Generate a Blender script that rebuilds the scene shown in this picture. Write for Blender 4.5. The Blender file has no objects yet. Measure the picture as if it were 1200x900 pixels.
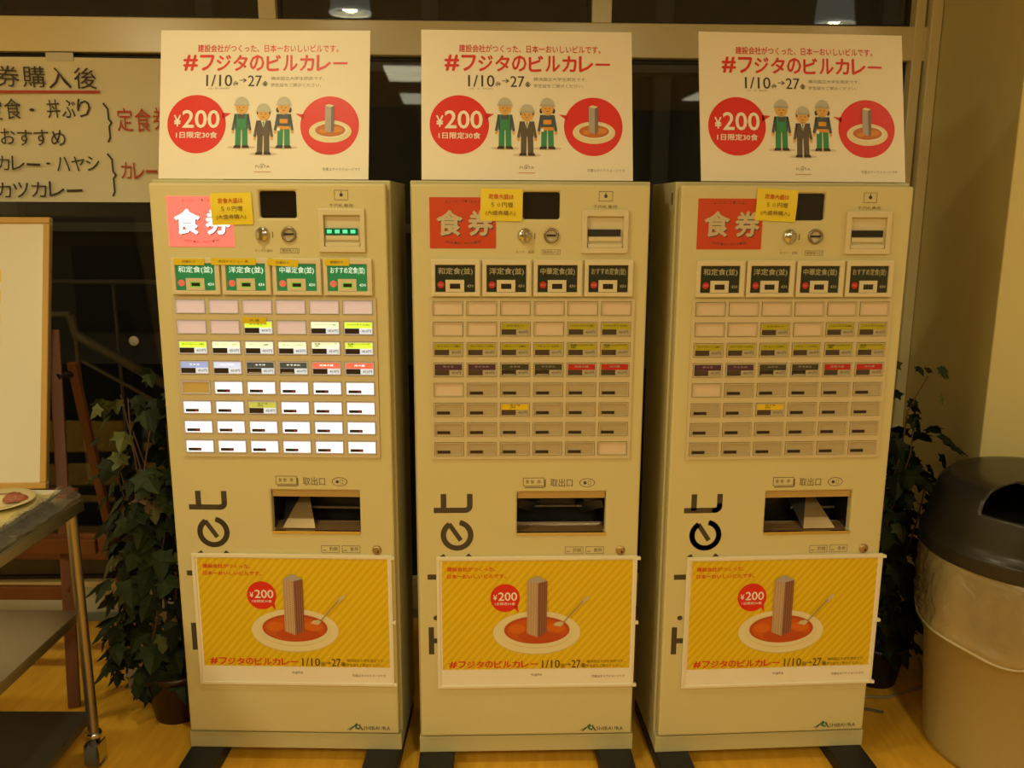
import bpy, math, random
from mathutils import Vector, Matrix
random.seed(7)
R = math.radians
sc = bpy.context.scene
COL = sc.collection

# ------------------------------------------------------------------ camera, world, exposure
cam_d = bpy.data.cameras.new('camera'); cam = bpy.data.objects.new('camera', cam_d); COL.objects.link(cam)
cam_d.sensor_width = 36; cam_d.lens = 36 * 1000 / 1200; cam_d.clip_start = .05
PITCH, ROLL = .19926, .00463
cam.matrix_world = Matrix.Translation((0, 0, 1.5656)) @ Matrix.Rotation(math.pi/2 - PITCH, 4, 'X') @ Matrix.Rotation(ROLL, 4, 'Z')
sc.camera = cam
sc.view_settings.view_transform = 'Standard'; sc.view_settings.look = 'None'
sc.view_settings.gamma = 1; sc.view_settings.use_curve_mapping = False
sc.view_settings.exposure = 0.0
w = bpy.data.worlds.new('night'); sc.world = w; w.use_nodes = True
w.node_tree.nodes['Background'].inputs[0].default_value = (.010, .009, .007, 1)
w.node_tree.nodes['Background'].inputs[1].default_value = 4
WARM = (1.0, .885, .50)
WARM2 = (1.0, .76, .42)
# ceiling luminaires: position, size, power (the light itself is made with the fixture below)
FLUO = [(-.64, -1.92, 5), (.85, -1.3, 46), (-.60, -3.7, 2.5), (2.52, -3.05, 2.5), (-2.4, -.9, 50), (.45, -4.6, 12)]  # the strong ones are unseen, added where the panes do not mirror them
DOWN = [(-.75, 1.44, 32), (1.92, 1.39, 20), (-3.42, 1.44, 72)]  # last one is unseen, added to brighten the pillar's left face

# ------------------------------------------------------------------ materials
MATS = {}
def mat(name, col, rough=.5, metal=0., emit=0., ecol=None, bump=0, bscale=40, var=0, vscale=8, coat=0, spec=.5):
    if name in MATS: return MATS[name]
    m = bpy.data.materials.new(name); m.use_nodes = True; nt = m.node_tree; b = nt.nodes['Principled BSDF']
    b.inputs['Base Color'].default_value = (*col, 1); b.inputs['Roughness'].default_value = rough
    b.inputs['Metallic'].default_value = metal; b.inputs['Coat Weight'].default_value = coat
    b.inputs['Specular IOR Level'].default_value = spec
    if emit:
        b.inputs['Emission Color'].default_value = (*(ecol or col), 1); b.inputs['Emission Strength'].default_value = emit
    if bump or var:
        tc = nt.nodes.new('ShaderNodeTexCoord')
    if var:
        n = nt.nodes.new('ShaderNodeTexNoise'); n.inputs['Scale'].default_value = vscale; n.inputs['Detail'].default_value = 5
        r = nt.nodes.new('ShaderNodeMix'); r.data_type = 'RGBA'
        r.inputs[6].default_value = (*[c*(1-var) for c in col], 1); r.inputs[7].default_value = (*[min(1, c*(1+var)) for c in col], 1)
        nt.links.new(tc.outputs['Object'], n.inputs['Vector']); nt.links.new(n.outputs['Fac'], r.inputs[0]); nt.links.new(r.outputs[2], b.inputs['Base Color'])
    if bump:
        n = nt.nodes.new('ShaderNodeTexNoise'); n.inputs['Scale'].default_value = bscale; n.inputs['Detail'].default_value = 4
        bp = nt.nodes.new('ShaderNodeBump'); bp.inputs['Strength'].default_value = bump; bp.inputs['Distance'].default_value = .01
        nt.links.new(tc.outputs['Object'], n.inputs['Vector']); nt.links.new(n.outputs['Fac'], bp.inputs['Height']); nt.links.new(bp.outputs[0], b.inputs['Normal'])
    MATS[name] = m; return m
def clear(name, tint=(1, 1, 1), gloss=.12, rough=.02, diff=0., dcol=(.8, .8, .8), bump=0, bscale=20, fres=1.45):
    if name in MATS: return MATS[name]
    m = bpy.data.materials.new(name); m.use_nodes = True; nt = m.node_tree; nt.nodes.clear()
    out = nt.nodes.new('ShaderNodeOutputMaterial'); tr = nt.nodes.new('ShaderNodeBsdfTransparent'); tr.inputs[0].default_value = (*tint, 1)
    gl = nt.nodes.new('ShaderNodeBsdfGlossy'); gl.inputs['Roughness'].default_value = rough
    fr = nt.nodes.new('ShaderNodeFresnel'); fr.inputs[0].default_value = fres
    mx = nt.nodes.new('ShaderNodeMixShader'); nt.links.new(fr.outputs[0], mx.inputs[0])
    base = tr
    if diff:
        df = nt.nodes.new('ShaderNodeBsdfDiffuse'); df.inputs[0].default_value = (*dcol, 1)
        m2 = nt.nodes.new('ShaderNodeMixShader'); m2.inputs[0].default_value = diff
        nt.links.new(tr.outputs[0], m2.inputs[1]); nt.links.new(df.outputs[0], m2.inputs[2]); base = m2
    nt.links.new(base.outputs[0], mx.inputs[1]); nt.links.new(gl.outputs[0], mx.inputs[2]); nt.links.new(mx.outputs[0], out.inputs[0])
    if bump:
        tc = nt.nodes.new('ShaderNodeTexCoord'); n = nt.nodes.new('ShaderNodeTexNoise'); n.inputs['Scale'].default_value = bscale; n.inputs['Detail'].default_value = 6
        n.inputs['Distortion'].default_value = 1.5
        bp = nt.nodes.new('ShaderNodeBump'); bp.inputs['Strength'].default_value = bump; bp.inputs['Distance'].default_value = .02
        nt.links.new(tc.outputs['Object'], n.inputs['Vector']); nt.links.new(n.outputs['Fac'], bp.inputs['Height'])
        for q in (gl, fr): nt.links.new(bp.outputs[0], q.inputs['Normal'])
    MATS[name] = m; return m
def wood(name, c1, c2, scale=(1, 1, 12), rough=.45):
    m = mat(name, c1, rough); nt = m.node_tree; b = nt.nodes['Principled BSDF']
    tc = nt.nodes.new('ShaderNodeTexCoord'); mp = nt.nodes.new('ShaderNodeMapping'); mp.inputs['Scale'].default_value = scale
    n = nt.nodes.new('ShaderNodeTexNoise'); n.inputs['Scale'].default_value = 6; n.inputs['Detail'].default_value = 8; n.inputs['Distortion'].default_value = .6
    cr = nt.nodes.new('ShaderNodeValToRGB'); cr.color_ramp.elements[0].position = .3; cr.color_ramp.elements[1].position = .7
    cr.color_ramp.elements[0].color = (*c1, 1); cr.color_ramp.elements[1].color = (*c2, 1)
    nt.links.new(tc.outputs['Object'], mp.inputs[0]); nt.links.new(mp.outputs[0], n.inputs['Vector']); nt.links.new(n.outputs['Fac'], cr.inputs[0]); nt.links.new(cr.outputs[0], b.inputs['Base Color'])
    return m

BODY = mat('machine_enamel', (.64, .575, .30), .38, bump=.02, bscale=300)
SIDE = mat('machine_side', (.56, .51, .28), .4)
BASEP = mat('machine_base', (.54, .49, .26), .45)
GAP = mat('door_gap_fill', (.05, .03, .02), .6)  # dark filler for the shaded gap between door and cabinet
BLACK = mat('black_rubber', (.012, .012, .013), .55)
DARK = mat('dark_print', (.06, .05, .04), .6)
INK = mat('thin_print', (.16, .12, .07), .6)
PAPER = mat('poster_paper', (.86, .80, .66), .5, spec=.3)
RED = mat('poster_red', (.72, .022, .012), .45)
REDT = mat('headline_red', (.68, .035, .022), .45)
WHITE = mat('print_white', (.88, .84, .74), .5)
YEL = mat('poster_yellow', (.80, .56, .012), .4)
YEL2 = mat('poster_yellow_stripe', (.70, .47, .012), .4)
NOTE = mat('note_yellow', (.82, .66, .03), .5)
CHROME = mat('chrome', (.62, .60, .55), .18, 1.)
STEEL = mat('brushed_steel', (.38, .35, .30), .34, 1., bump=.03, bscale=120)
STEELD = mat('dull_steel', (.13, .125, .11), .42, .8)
SCREEN = mat('screen_glass', (.012, .009, .009), .15)
FRAMEP = mat('white_plastic', (.80, .74, .55), .35)
CREAM = mat('window_frame_paint', (.74, .66, .40), .23)
WOODF = wood('pale_wood', (.52, .30, .055), (.62, .38, .09), (1, 1, .15))
WOODE = wood('brown_wood', (.13, .040, .011), (.20, .064, .017), (1, 1, .15))

# ------------------------------------------------------------------ mesh builder
class MB:
    def __init__(s): s.v = []; s.f = []; s.m = []; s.sm = []
    def add(s, vs, fs, m=0, sm=False):
        o = len(s.v); s.v += [tuple(p) for p in vs]; s.f += [tuple(i+o for i in f) for f in fs]; s.m += [m]*len(fs); s.sm += [sm]*len(fs); return s
    def box(s, x0, x1, y0, y1, z0, z1, m=0):
        vs = [(x, y, z) for z in (z0, z1) for y in (y0, y1) for x in (x0, x1)]
        return s.add(vs, [(0, 2, 3, 1), (4, 5, 7, 6), (0, 1, 5, 4), (2, 6, 7, 3), (0, 4, 6, 2), (1, 3, 7, 5)], m)
    def bar(s, p0, p1, wx, wy, m=0, up=(0, 0, 1)):      # rectangular bar between two points
        p0, p1 = Vector(p0), Vector(p1); d = (p1-p0).normalized(); u = Vector(up)
        a = d.cross(u)
        if a.length < 1e-4: a = d.cross(Vector((1, 0, 0)))
        a.normalize(); b = d.cross(a).normalized()
        vs = [p + a*i*wx/2 + b*j*wy/2 for p in (p0, p1) for (i, j) in ((-1, -1), (1, -1), (1, 1), (-1, 1))]
        return s.add(vs, [(0, 1, 2, 3), (7, 6, 5, 4), (0, 4, 5, 1), (1, 5, 6, 2), (2, 6, 7, 3), (3, 7, 4, 0)], m)
    def tube(s, pts, r, n=10, m=0, cap=True):
        pts = [Vector(p) for p in pts]; rs = r if isinstance(r, (list, tuple)) else [r]*len(pts)
        rings = []; ref = None
        for i, p in enumerate(pts):
            d = (pts[min(i+1, len(pts)-1)] - pts[max(i-1, 0)]).normalized()
            if ref is None: ref = Vector((0, 0, 1)) if abs(d.z) < .9 else Vector((1, 0, 0))
            a = (ref - d*ref.dot(d)).normalized(); b = d.cross(a); ref = a
            rings.append([p + (a*math.cos(t*2*math.pi/n) + b*math.sin(t*2*math.pi/n))*rs[i] for t in range(n)])
        vs = [q for r_ in rings for q in r_]; fs = []
        for i in range(len(pts)-1):
            for k in range(n):
                fs.append((i*n+k, i*n+(k+1) % n, (i+1)*n+(k+1) % n, (i+1)*n+k))
        s.add(vs, fs, m, True)
        if cap:
            s.add(rings[0], [tuple(range(n))[::-1]], m); s.add(rings[-1], [tuple(range(n))], m)
        return s
    def lathe(s, prof, c=(0, 0, 0), n=32, m=0, axis='z', smooth=True):
        vs = []; fs = []
        for (r, h) in prof:
            for k in range(n):
                a = 2*math.pi*k/n; x, y = r*math.cos(a), r*math.sin(a)
                p = (x, y, h) if axis == 'z' else (x, -h, y)
                vs.append((p[0]+c[0], p[1]+c[1], p[2]+c[2]))
        for i in range(len(prof)-1):
            for k in range(n): fs.append((i*n+k, i*n+(k+1) % n, (i+1)*n+(k+1) % n, (i+1)*n+k))
        return s.add(vs, fs, m, smooth)
    # flat art in the local XZ plane, front facing -y; L is the layer count
    def poly(s, pts, m=0, L=1, base=0.):
        y = -base - L*.0004
        return s.add([(p[0], y, p[1]) for p in pts], [tuple(range(len(pts)))], m)
    def rect(s, x0, x1, z0, z1, m=0, L=1, base=0.): return s.poly([(x0, z0), (x1, z0), (x1, z1), (x0, z1)], m, L, base)
    def ell(s, cx, cz, rx, rz, m=0, L=1, base=0., n=32, a0=0, a1=360):
        k = n if a1-a0 >= 360 else n+1
        return s.poly([(cx+rx*math.cos(R(a0+(a1-a0)*i/n)), cz+rz*math.sin(R(a0+(a1-a0)*i/n))) for i in range(k)], m, L, base)
    def stroke(s, pts, wd, m=0, L=1, base=0.):
        for i in range(len(pts)-1):
            a, b = Vector(pts[i]), Vector(pts[i+1]); d = (b-a)
            if d.length < 1e-7: continue
            d.normalize(); nn = Vector((-d.y, d.x))*wd/2
            e = d*wd*.0
            s.poly([a-nn-e, b-nn+e, b+nn+e, a+nn-e], m, L, base)
            if 0 < i: s.ell(a.x, a.y, wd/2, wd/2, m, L, base, n=10)
        return s
    def frame(s, x0, x1, z0, z1, t, m=0, L=1, base=0.):
        s.rect(x0, x1, z0, z0+t, m, L, base); s.rect(x0, x1, z1-t, z1, m, L, base)
        s.rect(x0, x0+t, z0+t, z1-t, m, L, base); return s.rect(x1-t, x1, z0+t, z1-t, m, L, base)
    def text(s, body, x0, x1, z0, z1, m=0, L=1, base=0., bold=0., res=1, rot=0., keep=False):
        V, F, (ax, ay, bx, by) = glyphs(body, bold, res)
        sx, sz = (x1-x0)/(bx-ax), (z1-z0)/(by-ay)
        if keep: sx = sz = min(sx, sz)
        cx, cz = (x0+x1)/2, (z0+z1)/2; mx, my = (ax+bx)/2, (ay+by)/2; c, sn = math.cos(rot), math.sin(rot)
        y = -base - L*.0004; vs = []; nb = 1 if not bold else 4 if bold >= .018 else 2; per = len(V)//nb
        for ip, p in enumerate(V):
            u, v = (p[0]-mx)*sx, (p[1]-my)*sz
            vs.append((cx+u*c-v*sn, y-(ip//per)*.00007, cz+u*sn+v*c))
        return s.add(vs, F, m)
    def mesh(s, name, mats):
        me = bpy.data.meshes.new(name); me.from_pydata(s.v, [], s.f)
        for q in (mats if isinstance(mats, (list, tuple)) else [mats]): me.materials.append(q)
        me.polygons.foreach_set('material_index', s.m); me.polygons.foreach_set('use_smooth', s.sm); me.update(); return me
    def build(s, name, mats, parent=None, bevel=0, seg=2, solid=0, loc=None, rot=None):
        return link(name, s.mesh(name, mats), parent, bevel, seg, solid, loc, rot)
GC = {}
def glyphs(body, bold, res):
    k = (body, bold, res)
    if k not in GC:
        c = bpy.data.curves.new('g', 'FONT'); c.body = body; c.size = 1; c.resolution_u = res; 
        o = bpy.data.objects.new('g', c); COL.objects.link(o)
        me = bpy.data.meshes.new_from_object(o.evaluated_get(bpy.context.evaluated_depsgraph_get()))
        V = [(v.co.x, v.co.y) for v in me.vertices]; F = [tuple(p.vertices) for p in me.polygons]
        if bold:
            d = bold*.8; V0_, F0_ = V, F; V, F = [], []
            for ox, oy in ((d, 0), (-d, 0), (0, d), (0, -d)) if bold >= .018 else ((d, 0), (-d, 0)):
                F += [tuple(i+len(V) for i in f) for f in F0_]; V += [(p[0]+ox, p[1]+oy) for p in V0_]
        GC[k] = (V, F, (min(v[0] for v in V), min(v[1] for v in V), max(v[0] for v in V), max(v[1] for v in V)))
        bpy.data.objects.remove(o); bpy.data.curves.remove(c); bpy.data.meshes.remove(me)
    return GC[k]
def link(name, me, parent=None, bevel=0, seg=2, solid=0, loc=None, rot=None):
    o = bpy.data.objects.new(name, me); COL.objects.link(o)
    if parent: o.parent = parent
    if loc: o.location = loc
    if rot: o.rotation_euler = rot
    if solid:
        d = o.modifiers.new('solid', 'SOLIDIFY'); d.thickness = solid
    if bevel:
        d = o.modifiers.new('bevel', 'BEVEL'); d.width = bevel; d.segments = seg; d.limit_method = 'ANGLE'; d.angle_limit = R(40)
    return o
def tag(o, label=None, cat=None, group=None, kind=None):
    if label: o['label'] = label
    if cat: o['category'] = cat
    if group: o['group'] = group
    if kind: o['kind'] = kind
    return o
def thing(name, label, cat, loc=(0, 0, 0), rz=0, group=None):
    o = bpy.data.objects.new(name, None); COL.objects.link(o); o.location = loc; o.rotation_euler = (0, 0, rz); o.empty_display_size = .05
    return tag(o, label, cat, group)
def struct(name, mb, m, bevel=0, loc=None, rot=None, parent=None):
    o = mb.build(name, m, parent, bevel, loc=loc, rot=rot)
    if not parent: o['kind'] = 'structure'
    return o
CACHE = {}
def shared(name, key, fn, mats, parent, loc=None, rot=None, bevel=0, seg=2):
    if key not in CACHE:
        mb = MB(); fn(mb); CACHE[key] = mb.mesh(key, mats)
    return link(name, CACHE[key], parent, bevel, seg, 0, loc, rot)

# ------------------------------------------------------------------ room
WY, WA = 3.15, .035                       # window wall: distance and slight turn
def W(x, d=0, z=0): return (x*math.cos(WA) - d*math.sin(WA), WY + x*math.sin(WA) + d*math.cos(WA), z)
wr = (0, 0, WA)
def wobj(name, mb, m, bevel=0, parent=None): return struct(name, mb, m, bevel, loc=(0, WY, 0) if not parent else None, rot=wr if not parent else None, parent=parent)

FL = mat('vinyl_floor', (.52, .315, .065), .38)
nt = FL.node_tree; b = nt.nodes['Principled BSDF']
tc = nt.nodes.new('ShaderNodeTexCoord'); mp = nt.nodes.new('ShaderNodeMapping'); mp.inputs['Scale'].default_value = (8, 1.2, 1)
n1 = nt.nodes.new('ShaderNodeTexNoise'); n1.inputs['Scale'].default_value = 5; n1.inputs['Detail'].default_value = 8
cr = nt.nodes.new('ShaderNodeValToRGB'); cr.color_ramp.elements[0].position = .35; cr.color_ramp.elements[1].position = .72
cr.color_ramp.elements[0].color = (.74, .385, .028, 1); cr.color_ramp.elements[1].color = (.88, .49, .05, 1)
nt.links.new(tc.outputs['Object'], mp.inputs[0]); nt.links.new(mp.outputs[0], n1.inputs['Vector']); nt.links.new(n1.outputs['Fac'], cr.inputs[0]); nt.links.new(cr.outputs[0], b.inputs['Base Color'])
WALLM = mat('wall_paint', (.66, .60, .38), .7, bump=.03, bscale=180)
WALLR = mat('plaster_paint', (.70, .62, .29), .7, bump=.03, bscale=180)
CEILM = mat('ceiling_board', (.62, .59, .48), .8)
struct('floor', MB().box(-4.2, 3.4, -7.2, 3.45, -.1, 0), FL)
struct('ceiling', MB().box(-4.2, 3.4, -7.2, 3.45, 2.85, 2.95), CEILM)
struct('wall_left', MB().box(-4.3, -4.2, -7.2, 3.0, 0, 2.85), WALLM)
struct('wall_right', MB().box(3.4, 3.5, -7.2, 3.0, 0, 2.85), WALLM)
struct('wall_back', MB().box(-4.2, 3.4, -7.3, -7.2, 0, 2.85), WALLM)
struct('wall_pillar', MB().box(1.485, 3.4, 2.61, 3.5, 0, 2.85), WALLR, bevel=.004)
# window wall: low curb, transom, mullions, panes
wobj('wall_front', MB().box(-4.2, 1.47, -.02, .12, 0, .135), mat('curb_paint', (.50, .50, .40), .6), .003)
wobj('baseboard_front', MB().box(-4.2, 1.47, -.032, -.02, 0, .035), mat('grey_skirting', (.20, .24, .22), .5), .002)
wobj('trim_1', MB().box(-4.2, 1.47, -.03, .06, 2.092, 2.206), CREAM, .004)
wobj('trim_2', MB().box(-.871, -.812, -.024, .06, 2.206, 2.85), CREAM, .003)
wobj('trim_3', MB().box(.270, .338, -.024, .06, 2.206, 2.85), CREAM, .003)
wobj('trim_4', MB().box(1.40, 1.436, -.034, .06, .135, 2.85).box(1.444, 1.482, -.06, .06, 0, 2.85), CREAM, .004)
wobj('trim_5', MB().box(-4.2, 1.47, -.02, .06, .135, .16), CREAM, .003)
wobj('trim_6', MB().box(-2.32, -2.26, -.024, .06, 2.206, 2.85).box(-3.7, -3.64, -.024, .06, 2.206, 2.85), CREAM, .003)
GLASS = clear('window_glass', (.80, .82, .78), fres=1.42)
seal = mat('glazing_seal', (.02, .015, .012), .5)
def window(n, x0, x1, z0, z1):
    f = MB(); t = .012
    f.box(x0, x1, .008, .03, z0, z0+t).box(x0, x1, .008, .03, z1-t, z1).box(x0, x0+t, .008, .03, z0+t, z1-t).box(x1-t, x1, .008, .03, z0+t, z1-t)
    o = wobj('window_%d' % n, f, seal)
    MB().box(x0+t, x1-t, .016, .022, z0+t, z1-t).build('pane', GLASS, o)
window(1, -4.2, -.0, .16, 2.092); window(2, .0, 1.40, .16, 2.092)
window(3, -2.26, -.871, 2.206, 2.85); window(4, -.812, .270, 2.206, 2.85); window(5, .338, 1.40, 2.206, 2.85)
# night outside
NIGHT = mat('night_ground', (.03, .028, .024), .8)
struct('ground', MB().box(-9, 9, 3.6, 14, -.15, -.05), NIGHT)
bd = thing('building', 'dark facade of the neighbouring building seen through the window at night', 'building', (0, 9, 0))
fm = mat('night_facade', (.30, .27, .22), .8, var=.3, vscale=1.2)
MB().box(-9, 9, 0, .3, -.1, 6).build('wall', fm, bd)
for z in (1.35, 2.9): MB().box(-9, 9, -.25, 0, z, z+.09).build('ledge', mat('night_ledge', (.75, .68, .50), .7), bd)
for x in (-5.2, -3.1, -.9, 1.4, 3.6): MB().box(x, x+.16, -.14, 0, -.1, 6).build('column', mat('night_column', (.50, .45, .36), .7), bd)
for x in (-4.6, -2.4, -.3, 2.1): MB().box(x, x+1.2, -.02, 0, .3, 1.2).build('window_pane', mat('night_pane', (.12, .11, .09), .4), bd)
rl = thing('stair_railing', 'outdoor stair handrail sloping down behind the window, left of the first machine', 'railing', (-2.6, 5, 0))
rm = mat('night_rail', (.34, .25, .16), .4)
MB().tube([(-.30, 0, .96), (0, 0, .96)], .02).build('handrail', rm, rl)
MB().tube([(0, 0, .96), (.02, 0, .84), (1.3, 0, .09)], .03).build('handrail', rm, rl)
MB().tube([(0, .02, .70), (1.2, .02, .0)], .012).build('lower_rail', rm, rl)
for x, h in ((-.28, .94), (.02, .84), (.55, .5), (1.1, .18)): MB().tube([(x, 0, -.05), (x, 0, h)], .014).build('post', rm, rl)
ra = thing('terrace_railing', 'long level railing outside in the dark, behind the stair handrail', 'railing', (-2.9, 6, 0))
MB().tube([(-1.2, 0, 1.07), (1.4, 0, 1.07)], .018).build('top_rail', rm, ra)
for k in range(5): MB().tube([(-1.2+k*.65, 0, -.05), (-1.2+k*.65, 0, 1.06)], .012).build('post', rm, ra)

# ceiling luminaires that light the room (some mirrored in the panes, some added out of sight)
lm = mat('lamp_diffuser', (.9, .88, .8), .4, emit=3, ecol=(1, .97, .78)); hm = mat('lamp_housing', (.7, .68, .6), .4)
fl_names = ['nearest the machines, left of the middle', 'added unseen near the machines, right of the middle', 'in the middle of the hall, left', 'in the middle of the hall, right', 'added unseen by the left wall', 'added unseen at the far end of the hall']
for i, (x, y, p) in enumerate(FLUO):
    t = thing('ceiling_light', 'flush fluorescent ceiling light behind the viewer, ' + fl_names[i], 'ceiling light', (x, y, 2.85), group='fluorescent lights of the hall ceiling')
    MB().box(-.19, .19, -.47, .47, -.05, 0).build('housing', hm, t, .004)
    MB().box(-.165, .165, -.445, .445, -.056, -.05).build('diffuser', lm, t)
    ld = bpy.data.lights.new('lamp', 'AREA'); ld.shape = 'RECTANGLE'; ld.size = .33; ld.size_y = .89; ld.energy = p; ld.color = WARM
    lo = bpy.data.objects.new('lamp', ld); COL.objects.link(lo); lo.parent = t; lo.location = (0, 0, -.06)
for i, (x, y, p) in enumerate(DOWN):
    t = thing('downlight', 'glass shaded ceiling downlight, ' + ['mirrored in the upper middle pane', 'mirrored in the upper right pane', 'added unseen near the left wall to brighten the pillar'][i], 'ceiling light', (x, y, 2.85), group='glass shaded downlights')
    MB().lathe([(0, 0), (.055, 0), (.055, -.03), (0, -.03)]).build('mount', hm, t)
    MB().lathe([(.055, -.02), (.085, -.05), (.096, -.12), (.108, -.25), (.104, -.25), (.092, -.12), (.081, -.055), (.052, -.03)]).build('shade', mat('frosted_shade', (.8, .8, .74), .3, emit=.9, ecol=(1, .95, .8)), t)
    MB().lathe([(.103, -.250), (.112, -.250), (.112, -.257), (.103, -.257), (.103, -.250)]).build('rim', mat('lit_rim', (.9, .9, .85), .3, emit=4, ecol=(1, .97, .85)), t)
    ld = bpy.data.lights.new('lamp', 'SPOT'); ld.energy = p; ld.color = WARM; ld.spot_size = R(176); ld.spot_blend = .25; ld.shadow_soft_size = .06
    lo = bpy.data.objects.new('lamp', ld); COL.objects.link(lo); lo.parent = t; lo.location = (0, 0, -.19)

# ------------------------------------------------------------------ ticket machines
H0 = .10                                    # door bottom above floor
DOOR_T = 1.6329
def holes(mb, x0, x1, z0, z1, hs, yf, yb, m=0):
    xs = sorted({x0, x1, *[h[0] for h in hs], *[h[1] for h in hs]}); zs = sorted({z0, z1, *[h[2] for h in hs], *[h[3] for h in hs]})
    nx, nz = len(xs), len(zs)
    def inh(i, j):
        cx, cz = (xs[i]+xs[i+1])/2, (zs[j]+zs[j+1])/2
        return any(h[0] < cx < h[1] and h[2] < cz < h[3] for h in hs)
    solid = lambda i, j: 0 <= i < nx-1 and 0 <= j < nz-1 and not inh(i, j)
    vs = [(x, y, z) for y in (yf, yb) for z in zs for x in xs]; id_ = lambda i, j, b: b*nx*nz + j*nx + i; fs = []
    for i in range(nx-1):
        for j in range(nz-1):
            if not solid(i, j): continue
            fs.append((id_(i, j, 0), id_(i+1, j, 0), id_(i+1, j+1, 0), id_(i, j+1, 0)))
            fs.append((id_(i, j, 1), id_(i, j+1, 1), id_(i+1, j+1, 1), id_(i+1, j, 1)))
            if not solid(i-1, j): fs.append((id_(i, j, 0), id_(i, j+1, 0), id_(i, j+1, 1), id_(i, j, 1)))
            if not solid(i+1, j): fs.append((id_(i+1, j, 0), id_(i+1, j, 1), id_(i+1, j+1, 1), id_(i+1, j+1, 0)))
            if not solid(i, j-1): fs.append((id_(i, j, 0), id_(i, j, 1), id_(i+1, j, 1), id_(i+1, j, 0)))
            if not solid(i, j+1): fs.append((id_(i, j+1, 0), id_(i+1, j+1, 0), id_(i+1, j+1, 1), id_(i, j+1, 1)))
    return mb.add(vs, fs, m)
def X(u): return u - .3
OUT = (X(.2682), X(.5086), .7076, .826)
BILL = (X(.441), X(.530), 1.478, 1.553)
SCR = (X(.2787), X(.3719), 1.5472, 1.614)
U0, PU, BW = .0488, .0867, .0775
V0, PV, BH = 1.3403, .0533, .0365
def door_fn(mb):
    holes(mb, -.3, .3, H0, DOOR_T, [OUT, BILL, SCR], 0, .03)
def button_art(kind, lit):
    def fn(mb):
        w, h = BW/2-.001, BH/2-.001
        holes(mb, -w, w, -h, h, [(-w+.0022, w-.0022, -h+.0022, h-.0022)], -.0035, .003, 1)
        mb.box(-w+.002, w-.002, -.0005, .003, -h+.002, h-.002, 0)
    return fn
LBL = {}
LIT = lambda n, c, e, ec=None: mat(n, c, .3, emit=e, ecol=ec)
PLATE = {
 (False, 'blank'): mat('blank_plate', (.70, .56, .41), .3), (False, 'slot'): mat('grey_plate', (.46, .38, .23), .3), (False, 'menu'): mat('menu_plate', (.46, .38, .23), .3),
 (True, 'blank'): LIT('blank_plate_lit', (.60, .47, .42), .28, (.9, .72, .72)), (True, 'slot'): LIT('white_plate_lit', (.8, .8, .8), .9, (.86, .92, 1.0)),
 (True, 'menu'): LIT('menu_plate_lit', (.7, .7, .7), .6, (.8, .88, 1.0))}
RIM = mat('button_rim', (.58, .50, .32), .35); RIML = LIT('button_rim_lit', (.55, .48, .38), .12, (.8, .8, .9))
STRIP = {
 (False, 'green'): mat('green_strip', (.46, .42, .02), .3), (False, 'yellow'): mat('yellow_strip', (.80, .58, .02), .3), (False, 'purple'): mat('purple_strip', (.075, .028, .075), .3),
 (False, 'black'): mat('black_strip', (.045, .048, .035), .3), (False, 'red'): mat('red_strip', (.50, .022, .018), .3),
 (True, 'green'): LIT('green_strip_lit', (.5, .6, .05), .75, (.66, 1.0, .06)), (True, 'pale'): LIT('pale_strip_lit', (.6, .6, .3), .95, (.93, 1.0, .58)), (True, 'yellow'): LIT('yellow_strip_lit', (.5, .5, .04), .30, (.80, 1.0, .2)),
 (True, 'purple'): LIT('purple_strip_lit', (.25, .28, .5), .55, (.40, .52, .95)), (True, 'black'): LIT('black_strip_lit', (.05, .06, .05), .05, (.6, .8, .7)), (True, 'red'): LIT('red_strip_lit', (.6, .1, .05), .55, (1.0, .22, .12)),
 (True, 'lilac'): LIT('lilac_strip_lit', (.4, .45, .6), .7, (.66, .76, 1.0))}
READ = mat('button_readout', (.028, .020, .016), .25); READL = mat('button_readout_dark', (.020, .014, .016), .25); LED = mat('red_led', (.3, .02, .02), .4, emit=.10, ecol=(1, .1, .1))
PTAG = mat('price_tag', (.48, .42, .29), .4); PTAGL = LIT('price_tag_lit', (.6, .65, .7), .5, (.7, .85, 1.0))
MENU = {(1, 2): 'カツカレー', (1, 4): 'ハヤシライス(並)', (1, 5): 'ハヤシライス(大)', (2, 0): 'カツカレー(並)', (2, 1): 'カツカレー(大)', (2, 2): 'カレー(並)', (2, 3): 'カレー(大)', (2, 4): '和風ハンバーグ\n(並)', (2, 5): '和風ハンバーグ\n(大)',
        (3, 0): 'ライス', (3, 1): 'ライス大', (3, 2): 'みそ汁', (3, 3): 'サラダ小', (3, 4): '定食大盛', (3, 5): '丼大盛', (5, 2): 'ライス\n(大)'}
def kind_of(r, c, mi):
    if r == 0 or (r == 1 and c in (0, 1, 3)) or (r == 4 and c == 0) or (mi == 1 and (r, c) == (7, 5)): return 'blank'
    if r in (1, 2): return 'green'
    if r == 3: return ['purple', 'purple', 'black', 'black', 'red', 'red'][c]
    if (r, c) == (5, 2): return 'yellow'
    return 'slot'
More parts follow.
